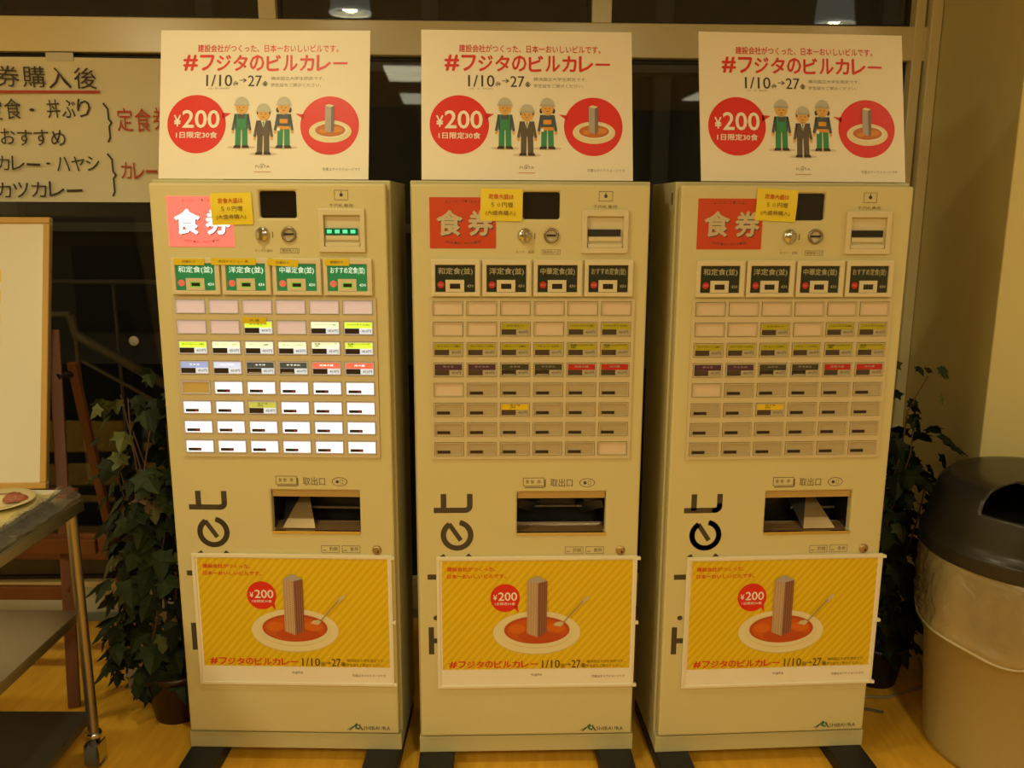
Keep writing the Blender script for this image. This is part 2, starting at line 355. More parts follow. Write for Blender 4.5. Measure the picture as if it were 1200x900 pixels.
def small_button(t, r, c, mi):
    lit = mi == 0; k = kind_of(r, c, mi); pk = k if k in ('blank', 'slot') else 'menu'
    if lit and (r, c) == (4, 0):
        pm = mat('amber_plate', (.62, .46, .16), .3)
    elif lit and k == 'blank':
        pm = PLATE[(True, 'blank')]
    else: pm = PLATE[(lit, pk)]
    x = X(U0 + PU*c + BW/2); z = V0 - PV*r - BH/2
    bt = shared('button', 'button_%s_%s' % (pm.name, lit), button_art(pk, lit), [pm, RIML if lit else RIM], t, loc=(x, -.003, z))
    w, h = BW/2-.0035, BH/2-.0035
    if k == 'blank': return
    if k == 'slot':
        shared('readout', 'slot_readout_%s' % lit, lambda mb: (mb.box(-w+.004, -w+.038, -.0022, -.0004, -h+.0025, -h+.0100, 0), mb.rect(-w+.029, -w+.036, -h+.0045, -h+.008, 1, 1, .0022)), [READL, LED if lit else READL], bt); return
    sk = k
    if lit and k == 'green' and ((r, c) in ((1, 4), (2, 1), (2, 2), (2, 3), (2, 4))): sk = 'pale'
    if lit and (r, c) == (3, 1): sk = 'lilac'
    def strip(mb):
        mb.box(-w, w, -.0016, -.0004, -.0005, h, 0)
        s = MENU[(r, c)]; n = max(len(q) for q in s.split('\n')); two = '\n' in s
        tw = min(w*.84, n*.0046); th = .0052 if not two else .011
        mb.text(s, -tw, tw, h/2-th/2 + (.0008), h/2+th/2+.0008, 1, 1, .0016, bold=.03)
    dk = k in ('green', 'yellow')
    shared('label_strip', 'strip_%s_%d_%d_%s' % (sk, r, c, lit), strip, [STRIP[(lit, sk)], mat('label_ink', (.07, .06, .02), .5) if dk else (mat('label_pale', (.5, .42, .38), .5) if not lit else LIT('label_pale_lit', (.8, .8, .8), .7, (1, 1, 1)))], bt)
    def rd(mb):
        mb.box(-w, .002, -.0016, -.0004, -h, -.0012, 0); 
        if k == 'black': mb.rect(-w+.004, 0, -h+.001, -h+.0035, 1, 1, .0016)
    shared('readout', 'readout_%s_%s' % (lit, k == 'black'), rd, [mat('readout_grey', (.065, .045, .035), .25) if (not lit and k in ('green', 'red')) else READ, PTAG], bt)
    def pr(mb):
        mb.box(.0028, w, -.0016, -.0004, -h, -.0012, 0); mb.text('450円', .008, w-.003, -h+.003, -.004, 1, 1, .0016, bold=.01)
    shared('price_tag', 'price_%s' % lit, pr, [PTAGL if lit else PTAG, mat('label_ink', (.07, .06, .02), .5)], bt)
BIG = ['和定食(並)', '洋定食(並)', '中華定食(並)', 'おすすめ定食(並)']
GREENB = [mat('menu_board_off', (.022, .030, .020), .25), LIT('menu_board_lit', (.02, .17, .06), .16, (.02, .55, .18))]
def menu_button(t, i, lit):
    x = X(.046 + .1302*i); z = 1.3532; w, h = .1245, .0932
    def body(mb):
        holes(mb, 0, w, 0, h, [(.0105, w-.0125, .0105, h-.0135)], -.010, .002, 0)
        mb.box(.010, w-.012, -.004, .002, .010, h-.013, 0)
    b_ = shared('menu_button', 'menu_button', body, [mat('button_frame', (.70, .62, .40), .35)], t, loc=(x, -.001, z), bevel=.0016)
    def lab(mb):
        a0, a1, c0, c1 = .0115, w-.0135, .0115, h-.0145
        mb.box(a0, a1, -.0055, -.004, c0, c1, 0)
        s = BIG[i]; mb.text(s, a0+.006, a1-.005, c1-.0255, c1-.006, 1, 1, .0055, bold=.02, res=2)
        mb.text('430', a1-.020, a1-.003, c0+.011, c0+.019, 1, 1, .0055, bold=.02)
    shared('menu_label', 'menu_label_%d_%s' % (i, lit), lab, [GREENB[lit], mat('menu_letters', (.44, .40, .24), .4) if not lit else LIT('menu_letters_lit', (.6, .7, .6), .45, (.7, 1, .85))], b_)
    def disc(mb):
        mb.ell(.0245, .0295, .0088, .0088, 0, 1, .0065, n=16); mb.text('売切', .0185, .0305, .0265, .0325, 1, 2, .0065, bold=.02)
    shared('sold_out_mark', 'sold_out_%s' % lit, disc, [mat('mark_red', (.50, .02, .015), .4) if not lit else LIT('mark_red_lit', (.6, .1, .05), .35, (1, .22, .15)), mat('mark_text', (.7, .3, .22), .5)], b_)
    def win(mb):
        holes(mb, .0365, .0840, .0115, .0420, [(.0475, .074, .0190, .0325)], -.0085, -.0050, 0)
        mb.box(.0475, .074, -.0060, -.0050, .0190, .0325, 1)
        mb.rect(.0500, .0715, .0215, .0300, 2, 1, .0062)
    shared('readout_window', 'readout_window_%s' % lit, win, [mat('button_frame', (.70, .62, .40), .35), READ if not lit else LIT('window_green', (.1, .4, .05), .3, (.3, 1, .1)), READ], b_)

def ticket_machine(mi, px, py, a, label):
    lit = mi == 0
    t = thing('ticket_machine', label, 'ticket machine', (px, py, 0), a, 'meal ticket machines standing in a row')
    shared('door', 'door', door_fn, [BODY], t, bevel=.006, seg=3)
    shared('cabinet', 'cabinet', lambda mb: (holes(mb, -.306, .306, .046, 1.642, [(OUT[0]-.02, OUT[1]+.02, OUT[2]-.02, OUT[3]+.02)], .036, .30, 0), mb.box(-.2, .2, .288, .299, .6, .9, 0)), [SIDE], t, bevel=.003)
    shared('door_gap_fill', 'door_gap_fill', lambda mb: holes(mb, -.292, .292, H0+.01, DOOR_T-.008, [(OUT[0]-.006, OUT[1]+.006, OUT[2]-.006, OUT[3]+.006)], .024, .040), [GAP], t)
    shared('base_panel', 'base_panel', lambda mb: mb.box(-.306, .306, .008, .036, .044, .093), [BASEP], t, bevel=.002)
    for k in (-1, 1):
        shared('foot', 'foot%d' % k, lambda mb: mb.box(*((-.306, -.208) if k < 0 else (.205, .303)), -.115, .29, 0, .044), [BLACK], t, bevel=.004)
    # glowing or dark sign
    SM = [mat('sign_red', (.60, .065, .020), .3), mat('sign_letters', (.58, .50, .33), .35), DARK] if not lit else \
         [LIT('sign_red_lit', (.8, .15, .12), .62, (1, .21, .18)), LIT('sign_letters_lit', (.8, .8, .8), 1.1, (.86, .93, 1.0)), mat('sign_shadow_lit', (.30, .10, .14), .5)]
    def sign(mb):
        x0, x1, z0, z1 = X(.0439), X(.2104), 1.4743, 1.6003
        mb.box(x0, x1, -.0015, .002, z0, z1, 0)
        w_ = x1-x0
        for dx, dz, m_, L in ((.0022, -.0022, 2, 1), (0, 0, 1, 2)):
            mb.text('食', x0+.017+dx, x0+.083+dx, z0+.031+dz, z1-.031+dz, m_, L, .0015, bold=.040, res=3)
            mb.text('券', x0+.096+dx, x0+.160+dx, z0+.031+dz, z1-.031+dz, m_, L, .0015, bold=.040, res=3)
        def arc(s, yc, rr, sgn, wd):
            n = len(s)
            for i, ch in enumerate(s):
                if ch == ' ': continue
                q = (i-(n-1)/2)/n; xx = x0+w_/2+q*wd; zz = yc - sgn*rr*(q*2)**2
                mb.text(ch, xx-.0022, xx+.0022, zz-.0028, zz+.0028, 2, 1, .0015, bold=.01)
        arc('FOOD TICKET', z1-.0095, .003, 1, .088); arc('VENDING MACHINE', z0+.0125, .005, -1, .092)
    shared('sign_panel', 'sign_%s' % lit, sign, SM, t)
    shared('display_screen', 'screen', lambda mb: mb.box(SCR[0], SCR[1], .012, .02, SCR[2], SCR[3]), [SCREEN], t)
    # coin return knob and coin slot
    kx, kz = X(.2838), 1.5066
    def knob(mb):
        mb.lathe([(.0, .010), (.014, .010), (.0175, .006), (.019, 0)], (kx, -.001, kz), 28, 0, 'y')
        mb.box(kx-.0035, kx+.0035, -.020, -.010, kz-.015, kz+.015, 0)
    shared('coin_return_knob', 'knob', knob, [CHROME], t)
    def slot(mb):
        c = (X(.3509), -.001, kz)
        mb.lathe([(.0135, 0), (.0135, .005), (.0185, .005), (.0195, 0)], c, 28, 0, 'y')
        mb.ell(c[0], c[2], .014, .014, 1, 2, 0); mb.box(c[0]-.0115, c[0]+.0115, -.0045, -.001, c[2]-.0018, c[2]+.003, 2)
    shared('coin_slot', 'coinslot', slot, [mat('slot_ring', (.30, .25, .17), .3, .8), mat('slot_face', (.66, .60, .42), .3, .3), BLACK], t)
    # bill reader
    def bill(mb):
        x0, x1, z0, z1 = X(.4276), X(.5456), 1.4625, 1.5707
        holes(mb, x0, x1, z0, z1, [(x0+.014, x1-.012, z0+.014, z1-.016)], -.0085, 0, 0)
        mb.box(x0+.013, x1-.012, .002, .02, z0+.013, z1-.015, 0)
        mb.box(x0+.016, x1-.014, -.006, .002, z0+.014, z0+.024, 0)
        mb.box(x0+.018, x1-.016, -.003, .002, z0+.030, z0+.042, 0)
    shared('bill_reader', 'bill', bill, [mat('reader_plastic', (.68, .60, .38), .35)], t, bevel=.0015)
    bm_ = mat('slot_black', (.01, .008, .007), .5)
    def bslot(mb):
        mb.box(X(.4440), X(.5268), -.004, .003, 1.5065, 1.5225, 0)
        if lit:
            for i in range(4): mb.box(X(.4490+i*.020), X(.4490+i*.020)+.012, -.0052, -.004, 1.510, 1.519, 1)
    shared('bill_slot', 'billslot%s' % lit, bslot, [bm_ if not lit else LIT('slot_dark_green', (.0, .05, .02), .15, (.0, .4, .15)), LIT('slot_green', (.05, .3, .1), .8, (.15, 1, .45))], t)
    # printed symbols
    MM = [INK, DARK, BODY]
    def m1(mb):
        x0, x1 = X(.4696), X(.5049); mb.frame(x0, x1, 1.592, 1.617, .0013, 0); mb.ell((x0+x1)/2, 1.605, .0045, .0045, 1, 1, n=12); mb.rect((x0+x1)/2-.001, (x0+x1)/2+.001, 1.606, 1.614, 1)
    shared('arrow_symbol', 'm1', m1, MM, t)
    shared('caption', 'm2', lambda mb: mb.text('千円札専用', X(.456), X(.516), 1.574, 1.583, 0), MM, t)
    shared('caption', 'm3', lambda mb: mb.text('おつり・返却', X(.262), X(.307), 1.462, 1.469, 0), MM, t)
    shared('boxed_caption', 'm4', lambda mb: (mb.frame(X(.327), X(.375), 1.459, 1.4715, .001, 0), mb.text('硬貨投入口', X(.331), X(.371), 1.462, 1.469, 0)), MM, t)
    shared('tick_mark', 'm5', lambda mb: mb.rect(X(.308), X(.3105), 1.498, 1.513, 0), MM, t)
    def m6(mb):
        mb.frame(X(.284), X(.3416), .843, .867, .0016, 0); mb.rect(X(.3416), X(.345), .840, .862, 0); mb.rect(X(.288), X(.342), .838, .841, 0)
        for q in (.291, .304, .322): mb.text('券' if q > .32 else '食', X(q), X(q)+.010, .850, .861, 0)
    shared('ticket_symbol', 'm6', m6, MM, t)
    shared('outlet_caption', 'm7', lambda mb: mb.text('取出口', X(.3574), X(.4175), .841, .864, 0, bold=.01, res=2), MM, t)
    def m8(mb):
        ox, oz = X(.4565), .852
        for rr, m_, L in ((1, 0, 1), (.9, 2, 2)): mb.ell(ox, oz, .021*rr, .0125*(rr if rr == 1 else .86), m_, L)
        mb.ell(ox-.006, oz, .0045, .0045, 1, 3, n=12); mb.frame(ox+.002, ox+.010, oz-.006, oz+.006, .001, 0, 3)
    shared('coin_symbol', 'm8', m8, MM, t)
    for q, s_ in ((.3996, '釣銭'), (.4565, '食券')):
        shared('boxed_caption', 'm9'+s_, lambda mb: (mb.frame(X(q), X(q)+.050, .649, .670, .0012, 0), mb.text(s_, X(q)+.022, X(q)+.045, .654, .666, 0), mb.rect(X(q)+.004, X(q)+.014, .655, .657, 0)), MM, t)
    # ticket outlet
    def outlet(mb):
        x0, x1, z0, z1 = OUT
        mb.box(x0-.01, x1+.01, .13, .135, z0-.01, z1+.01, 1)
        mb.box(x0-.012, x0, .031, .13, z0-.01, z1+.01, 1); mb.box(x1, x1+.012, .031, .13, z0-.01, z1+.01, 1)
        mb.box(x0, x1, .031, .13, z1, z1+.006, 1)
        mb.box(x0, x1, -.003, .006, z0-.004, z0+.004, 2)
        mb.add([(x0, .01, z0), (x1, .01, z0), (x1, .065, z0+.008), (x0, .065, z0+.008)], [(0, 1, 2, 3)], 0); mb.add([(x0, .065, z0+.008), (x1, .065, z0+.008), (x1, .13, z0-.008), (x0, .13, z0-.008)], [(0, 1, 2, 3)], 1); mb.box(x0, x1, .060, .066, z0+.006, z0+.012, 2)
    oo = shared('ticket_outlet', 'outlet', outlet, [mat('tray_brown', (.24, .14, .055), .35, .3), mat('chute_dark', (.012, .010, .008), .35), CHROME], t)
    shared('flap', 'flap', lambda mb: mb.box(OUT[0]+.002, OUT[1]-.002, .010, .018, OUT[3]-.020, OUT[3]-.001), [mat('flap_tan', (.50, .34, .12), .3)], oo)
    def chute(mb):  # sloped plates shaped after the triangular bright reflections in the outlet
        x0, x1, z0, z1 = OUT; s = [1, 0, -1][mi]
        cx = x0 + (x1-x0)*(.28 if s == 1 else .5 if s == 0 else .68)
        if s:
            mb.add([(cx-.045, .02, z0+.004), (cx+.045, .02, z0+.004), (cx+.006, .11, z0+.085), (cx-.006, .11, z0+.085)], [(0, 1, 2, 3)], 0)
            mb.add([(cx-.045, .02, z0+.004), (cx-.006, .11, z0+.085), (cx-.06, .12, z0+.07)], [(0, 1, 2)], 1)
            mb.box(cx+.03*s-.03, x1-.01, .08, .085, z0+.040, z0+.046, 1)
        else:
            mb.add([(x0+.004, .015, z0+.07), (x0+.05, .11, z0+.02), (x0+.075, .11, z0+.05), (x0+.01, .015, z0+.09)], [(0, 1, 2, 3)], 1)
            mb.add([(x1-.004, .015, z0+.07), (x1-.05, .11, z0+.02), (x1-.075, .11, z0+.05), (x1-.01, .015, z0+.09)], [(0, 3, 2, 1)], 1)
            mb.box(x0+.05, x1-.05, .09, .095, z0+.045, z0+.05, 1)
    shared('chute_plate', 'chute%d' % mi, chute, [mat('chute_glint_tan', (.40, .28, .13), .35, .4), STEELD], oo)
    def lock(mb):
        c = (X(.5521), 0, .6585)
        mb.lathe([(0, .006), (.009, .006), (.0125, .003), (.013, 0)], c, 24, 0, 'y'); mb.box(c[0]+.001, c[0]+.005, -.0068, -.006, c[2]-.006, c[2]+.0, 1)
    shared('key_lock', 'lock', lock, [mat('lock_brass', (.45, .32, .16), .3, .8), BLACK], t)
    # big rotated word along the left edge, read upwards
    def word(mb):
        q = .0150
        def P(u, v): return (X(u), v)
        def arcp(cu, cv, r, a0, a1, n=22): return [P(cu+r*math.cos(R(a0+(a1-a0)*i/n)), cv+r*math.sin(R(a0+(a1-a0)*i/n))) for i in range(n+1)]
        mb.stroke([P(.0439, .7765), P(.128, .7765)]+[P(.1285+.0125*math.sin(R(k)), .789-.0125*math.cos(R(k))) for k in range(0, 91, 15)]+[P(.141, .8226)], q)
        mb.stroke([P(.0705, .7765), P(.0705, .8226)], q)
        mb.stroke(arcp(.1060, .7055, .0370, 78, -238, 34), q)                      # e ring
        mb.stroke([P(.0850, .7375), P(.1160, .6905)], q*.85)
        mb.stroke([P(.0245, .585), P(.142, .585)], q)                              # k
        mb.stroke([P(.098, .588), P(.064, .6485)], q*.9); mb.stroke([P(.098, .600), P(.142, .6485)], q*.9)
        mb.stroke(arcp(.1060, .527, .033, 60, -240, 26), q)                         # c
        mb.ell(X(.0461), .4640, .0072, .0072); mb.stroke([P(.066, .4640), P(.142, .4640)], q)  # i
        mb.rect(X(.0250), X(.0400), .3545, .4365); mb.stroke([P(.040, .3955), P(.142, .3955)], q)  # T
    shared('ticket_lettering', 'word', word, [mat('word_grey', (.060, .048, .030), .5)], t)
    def logo(mb):
        mb.stroke([(X(.459), .110), (X(.468), .118), (X(.480), .131), (X(.487), .112)], .0035, 0)
        mb.ell(X(.482), .121, .0075, .0075, 1, 2, n=16); mb.ell(X(.484), .122, .0035, .0035, 2, 3, n=12)
        mb.stroke([(X(.452), .112), (X(.468), .122), (X(.492), .128)], .0018, 1, 3)
        mb.stroke([(X(.486), .128), (X(.497), .111)], .004, 0, 2)
        mb.text('SHIBAURA', X(.499), X(.5759), .1115, .1235, 0, bold=.012)
    shared('maker_logo', 'logo', logo, [mat('logo_ink', (.09, .08, .06), .5), mat('logo_green', (.03, .20, .13), .5), BODY], t)
    # button field
    def grid(mb):
        hs = [(X(U0+PU*c)-.0005, X(U0+PU*c+BW)+.0005, V0-PV*r-BH-.0005, V0-PV*r+.0005) for r in range(8) for c in range(6)]
        holes(mb, X(.0395), X(.5685), .9200, 1.3480, hs, -.0045, -.0005, 0)
    shared('button_grid', 'grid', grid, [mat('grid_plastic', (.62, .53, .32), .4)], t)
    for i in range(4): menu_button(t, i, lit)
    for r in range(8):
        for c in range(6): small_button(t, r, c, mi)
    # hinge pin and side keyhole
    shared('side_latch', 'latch', lambda mb: mb.box(-.3085, -.306, .06, .068, 1.585, 1.615), [STEELD], t)
    return t
POSE = [(-.61875, 2.19878, -.01728), (.04686, 2.19198, .03284), (.72131, 2.20669, .06481)]
MLAB = ['white meal ticket machine with lit white buttons and glowing pink sign, next to the whiteboard',
        'white meal ticket machine with unlit buttons, middle one of the row of three',
        'white meal ticket machine with unlit buttons, at the pillar end beside the trash can']
for i in range(3): ticket_machine(i, *POSE[i], MLAB[i])
def on_machine(i, u, off, z):              # machine-local point -> world (off: towards the viewer)
    x, y, a = POSE[i]; d = u-.3
    return (x + d*math.cos(a) + off*math.sin(a), y + d*math.sin(a) - off*math.cos(a), z)
NTH = ['the leftmost lit machine', 'the middle machine', 'the right machine by the pillar']

# ------------------------------------------------------------------ posters
SKIN = mat('print_skin', (.75, .42, .10), .5); HELM = mat('print_helmet', (.52, .51, .42), .5); GRN = mat('print_green', (.035, .26, .10), .5); NAVY = mat('print_navy', (.06, .085, .10), .5)
SUIT = mat('print_suit', (.11, .085, .06), .5); SHOE = mat('print_shoe', (.035, .02, .015), .5); SHAD = mat('print_ground_tone', (.66, .55, .40), .5); ORG = mat('print_orange', (.75, .32, .02), .5)
LGR = mat('print_light_grey', (.42, .38, .34), .5); MGR = mat('print_mid_grey', (.20, .155, .135), .5); CUR = mat('print_curry', (.55, .16, .02), .5); CUR2 = mat('print_curry_light', (.70, .26, .03), .5)
BROWN = mat('print_brown', (.20, .07, .04), .5); TOWER = mat('print_tower', (.58, .40, .24), .5); PLT = mat('print_plate', (.78, .70, .42), .5); CURR = mat('print_curry_red', (.50, .07, .01), .5); CURR2 = mat('print_curry_bright', (.66, .14, .008), .5)
GINK = mat('print_grey_ink', (.22, .19, .15), .5)
PW, PH = .54, .385
def fx(u): return (u-.5)*PW
def fz(v): return (1-v)*PH
def worker(kind):
    def fn(mb):
        # local units: fraction-of-poster pixels from the close-up (1055 x 745)
        ux, uz = PW/1055, PH/745
        cx = {0: 415, 1: 525, 2: 627}[kind] ; base = {0: 585, 1: 618, 2: 585}[kind]
        def p(x, z): return ((cx + x)*ux - PW/2, PH - (base - z)*uz)
        def rc(x0, x1, z0, z1, m, L=2): a = p(x0, z0); c = p(x1, z1); mb.rect(a[0], c[0], a[1], c[1], m, L)
        def pl(pts, m, L=2): mb.poly([p(*q) for q in pts], m, L)
        def el(x, z, rx, rz, m, L=2, a0=0, a1=360): c = p(x, z); mb.ell(c[0], c[1], rx*ux, rz*uz, m, L, 0, 20, a0, a1)
        # mats: 0 skin 1 helmet 2 green 3 navy 4 suit 5 shoe 6 tone 7 orange 8 white
        el(0, -2, 72, 8, 6, 1)
        leg = 4 if kind == 1 else 2
        for s in (-1, 1):
            pl([(s*4, 0), (s*32, 0), (s*30, 95), (s*2, 95)][::s], leg)
            pl([(s*4, -6), (s*42, -6), (s*34, 8), (s*4, 8)][::s], 5, 3)
        top = 4 if kind == 1 else 3
        pl([(-33, 90), (33, 90), (34, 165), (-34, 165)], top, 3)
        for s in (-1, 1):
            pl([(s*28, 165), (s*36, 165), (s*50, 85), (s*37, 82)][::s], top, 3); el(s*43, 76, 7, 10, 0, 2)
        if kind == 0:
            pl([(-24, 88), (24, 88), (24, 140), (-24, 140)], 2, 4); pl([(-26, 140), (-19, 140), (-19, 164), (-26, 164)], 2, 4); pl([(19, 140), (26, 140), (26, 164), (19, 164)], 2, 4)
        if kind == 1:
            pl([(-12, 165), (12, 165), (0, 125)], 8, 4); pl([(-4, 160), (4, 160), (0, 122)], 2, 5)
        if kind == 2:
            pl([(-33, 88), (33, 88), (30, 104), (-30, 104)], 7, 4); pl([(-20, 118), (20, 118), (20, 140), (-20, 140)], 7, 4); pl([(-33, 80), (-18, 80), (-18, 96), (-33, 96)], 8, 5)
        if kind == 2:
            for s in (-1, 1): el(s*31, 185, 8, 13, 5, 3)
        el(0, 196, 31, 30, 0, 4); mb_n = p(0, 170); mb.rect(mb_n[0]-8*ux, mb_n[0]+8*ux, mb_n[1]-8*uz, mb_n[1], 0, 4)
        if kind == 1: rc(-34, -28, 196, 212, 5, 5); rc(28, 34, 196, 212, 5, 5)
        el(0, 212, 35, 38, 1, 6, 0, 180); rc(-38, 38, 207, 214, 1, 6)
        for s in (-1, 1): el(s*11, 196, 2.6, 2.6, 5, 7)
        rc(-6, 6, 181, 183, 5, 7)
    return fn
def upper_poster(i, u0, rot):
    du = u0 + PW/2
    x, y, z = on_machine(i, du, -.045, 1.6445)
    t = thing('standing_poster', ['white poster with red discs and three workers standing on the lit machine', 'white poster with red discs and three workers standing on the middle machine', 'white poster with red discs and three workers on the machine by the pillar'][i],
              'poster', (x, y, z), POSE[i][2] + rot, 'white curry posters standing on the machines')
    t.rotation_euler = (-R(13.0), 0, POSE[i][2] + rot)
    shared('board', 'upper_board', lambda mb: mb.box(-PW/2, PW/2, 0, .004, 0, PH), [PAPER], t)
    sh = bpy.data.objects.new
    def ink(mb):
        mb.text('建設会社がつくった、日本一おいしいビルです。', fx(.177), fx(.850), fz(.148), fz(.096), 0, bold=.02, res=2)
    shared('tagline', 'u_tag', ink, [REDT], t)
    def head(mb):
        s = '#フジタのビルカレー'; x0, x1 = fx(.104), fx(.900); n = len(s); pw = (x1-x0)/n
        hs = {'#': (.0, 1), 'ー': (.42, .56)}
        for k, ch in enumerate(s):
            a, b_ = hs.get(ch, (0, 1)); z0, z1 = fz(.275), fz(.165)
            mb.text(ch, x0+k*pw+pw*.06, x0+(k+1)*pw-pw*.06, z0+(z1-z0)*a, z0+(z1-z0)*b_, 0, bold=.034, res=2)
    shared('headline', 'u_head', head, [REDT], t)
    def date(mb):
        mb.text('1/10', fx(.220), fx(.345), fz(.378), fz(.300), 0, bold=.012, res=3); mb.text('㊋', fx(.347), fx(.376), fz(.380), fz(.340), 0, bold=.02)
        mb.text('→', fx(.380), fx(.415), fz(.352), fz(.322), 0, bold=.02); mb.text('27', fx(.420), fx(.487), fz(.378), fz(.304), 0, bold=.012, res=3); mb.text('㊎', fx(.488), fx(.517), fz(.380), fz(.340), 0, bold=.02)
        mb.text('※土・日・祝を除く', fx(.230), fx(.335), fz(.397), fz(.385), 1)
        mb.text('横浜国立大学生限定です。', fx(.530), fx(.785), fz(.336), fz(.312), 1); mb.text('学生証をご提示ください。', fx(.530), fx(.770), fz(.380), fz(.356), 1)
    shared('date_lettering', 'u_date', date, [DARK, GINK], t)
    def disc(mb):
        mb.ell(fx(.178), fz(.633), .140*PW, .140*PW, 0, 1, n=48)
        mb.poly([(fx(.300), fz(.60)), (fx(.300), fz(.555)), (fx(.342), fz(.560))][::1], 0, 1)
        mb.text('¥', fx(.069), fx(.103), fz(.650), fz(.572), 1, 2, bold=.03, res=2); mb.text('200', fx(.109), fx(.288), fz(.660), fz(.538), 1, 2, bold=.02, res=3)
        mb.text('1日限定30食', fx(.080), fx(.278), fz(.728), fz(.684), 1, 2, bold=.025, res=2)
    shared('price_disc', 'u_disc', disc, [RED, WHITE], t)
    def curry(mb):
        mb.ell(fx(.813), fz(.640), .140*PW, .140*PW, 0, 1, n=48); mb.poly([(fx(.690), fz(.600)), (fx(.648), fz(.560)), (fx(.690), fz(.565))], 0, 1)
        ux, uz = PW/1055, PH/745
        c = (fx(.816), fz(.680)); mb.ell(c[0], c[1], 107*ux, 56*uz, 2, 2); mb.ell(c[0]+4*ux, c[1]+6*uz, 84*ux, 38*uz, 1, 3); mb.ell(c[0], c[1]+6*uz, 76*ux, 32*uz, 3, 4)
        mb.ell(c[0]+30*ux, c[1]+8*uz, 34*ux, 14*uz, 4, 5); mb.ell(c[0]-34*ux, c[1], 22*ux, 10*uz, 4, 5)
        x0 = c[0]-26*ux; z0 = c[1]-8*uz; z1 = c[1]+128*uz
        mb.poly([(x0, z0+10*uz), (x0+30*ux, z0), (x0+30*ux, z1-8*uz), (x0, z1)], 5, 6); mb.poly([(x0+30*ux, z0), (x0+46*ux, z0+10*uz), (x0+46*ux, z1), (x0+30*ux, z1-8*uz)], 6, 6)
        mb.poly([(x0, z1), (x0+30*ux, z1-8*uz), (x0+46*ux, z1), (x0+18*ux, z1+8*uz)], 2, 6)
    shared('curry_disc', 'u_curry', curry, [RED, WHITE, PLT, CUR, CUR2, LGR, MGR], t)
    for k in range(3): shared('worker_figure', 'worker%d' % k, worker(k), [SKIN, HELM, GRN, NAVY, SUIT, SHOE, SHAD, ORG, WHITE], t)
    def foot(mb):
        mb.text('FUJITA', fx(.462), fx(.530), fz(.930), fz(.908), 0, bold=.01, res=2); mb.stroke([(fx(.484), fz(.905)), (fx(.494), fz(.898)), (fx(.506), fz(.905))], .0012, 0)
        mb.rect(fx(.456), fx(.536), fz(.955), fz(.949), 1)
    shared('sponsor_name', 'u_foot', foot, [GINK, mat('faint_red', (.62, .30, .22), .5)], t)
    shared('small_print', 'u_foot2', lambda mb: mb.text('写真はすべてイメージです', fx(.782), fx(.962), fz(.944), fz(.922), 0), [GINK], t)
    shared('back_prop', 'u_prop', lambda mb: mb.box(-.05, .05, .005, .011, 0.004, .30).add([(-.05, .011, .25), (.05, .011, .25), (.05, .02, .004), (-.05, .02, .004)], [(0, 1, 2, 3)]), [PAPER], t)
upper_poster(0, .0085, .000); upper_poster(1, .0225, .010); upper_poster(2, .0605, .012)

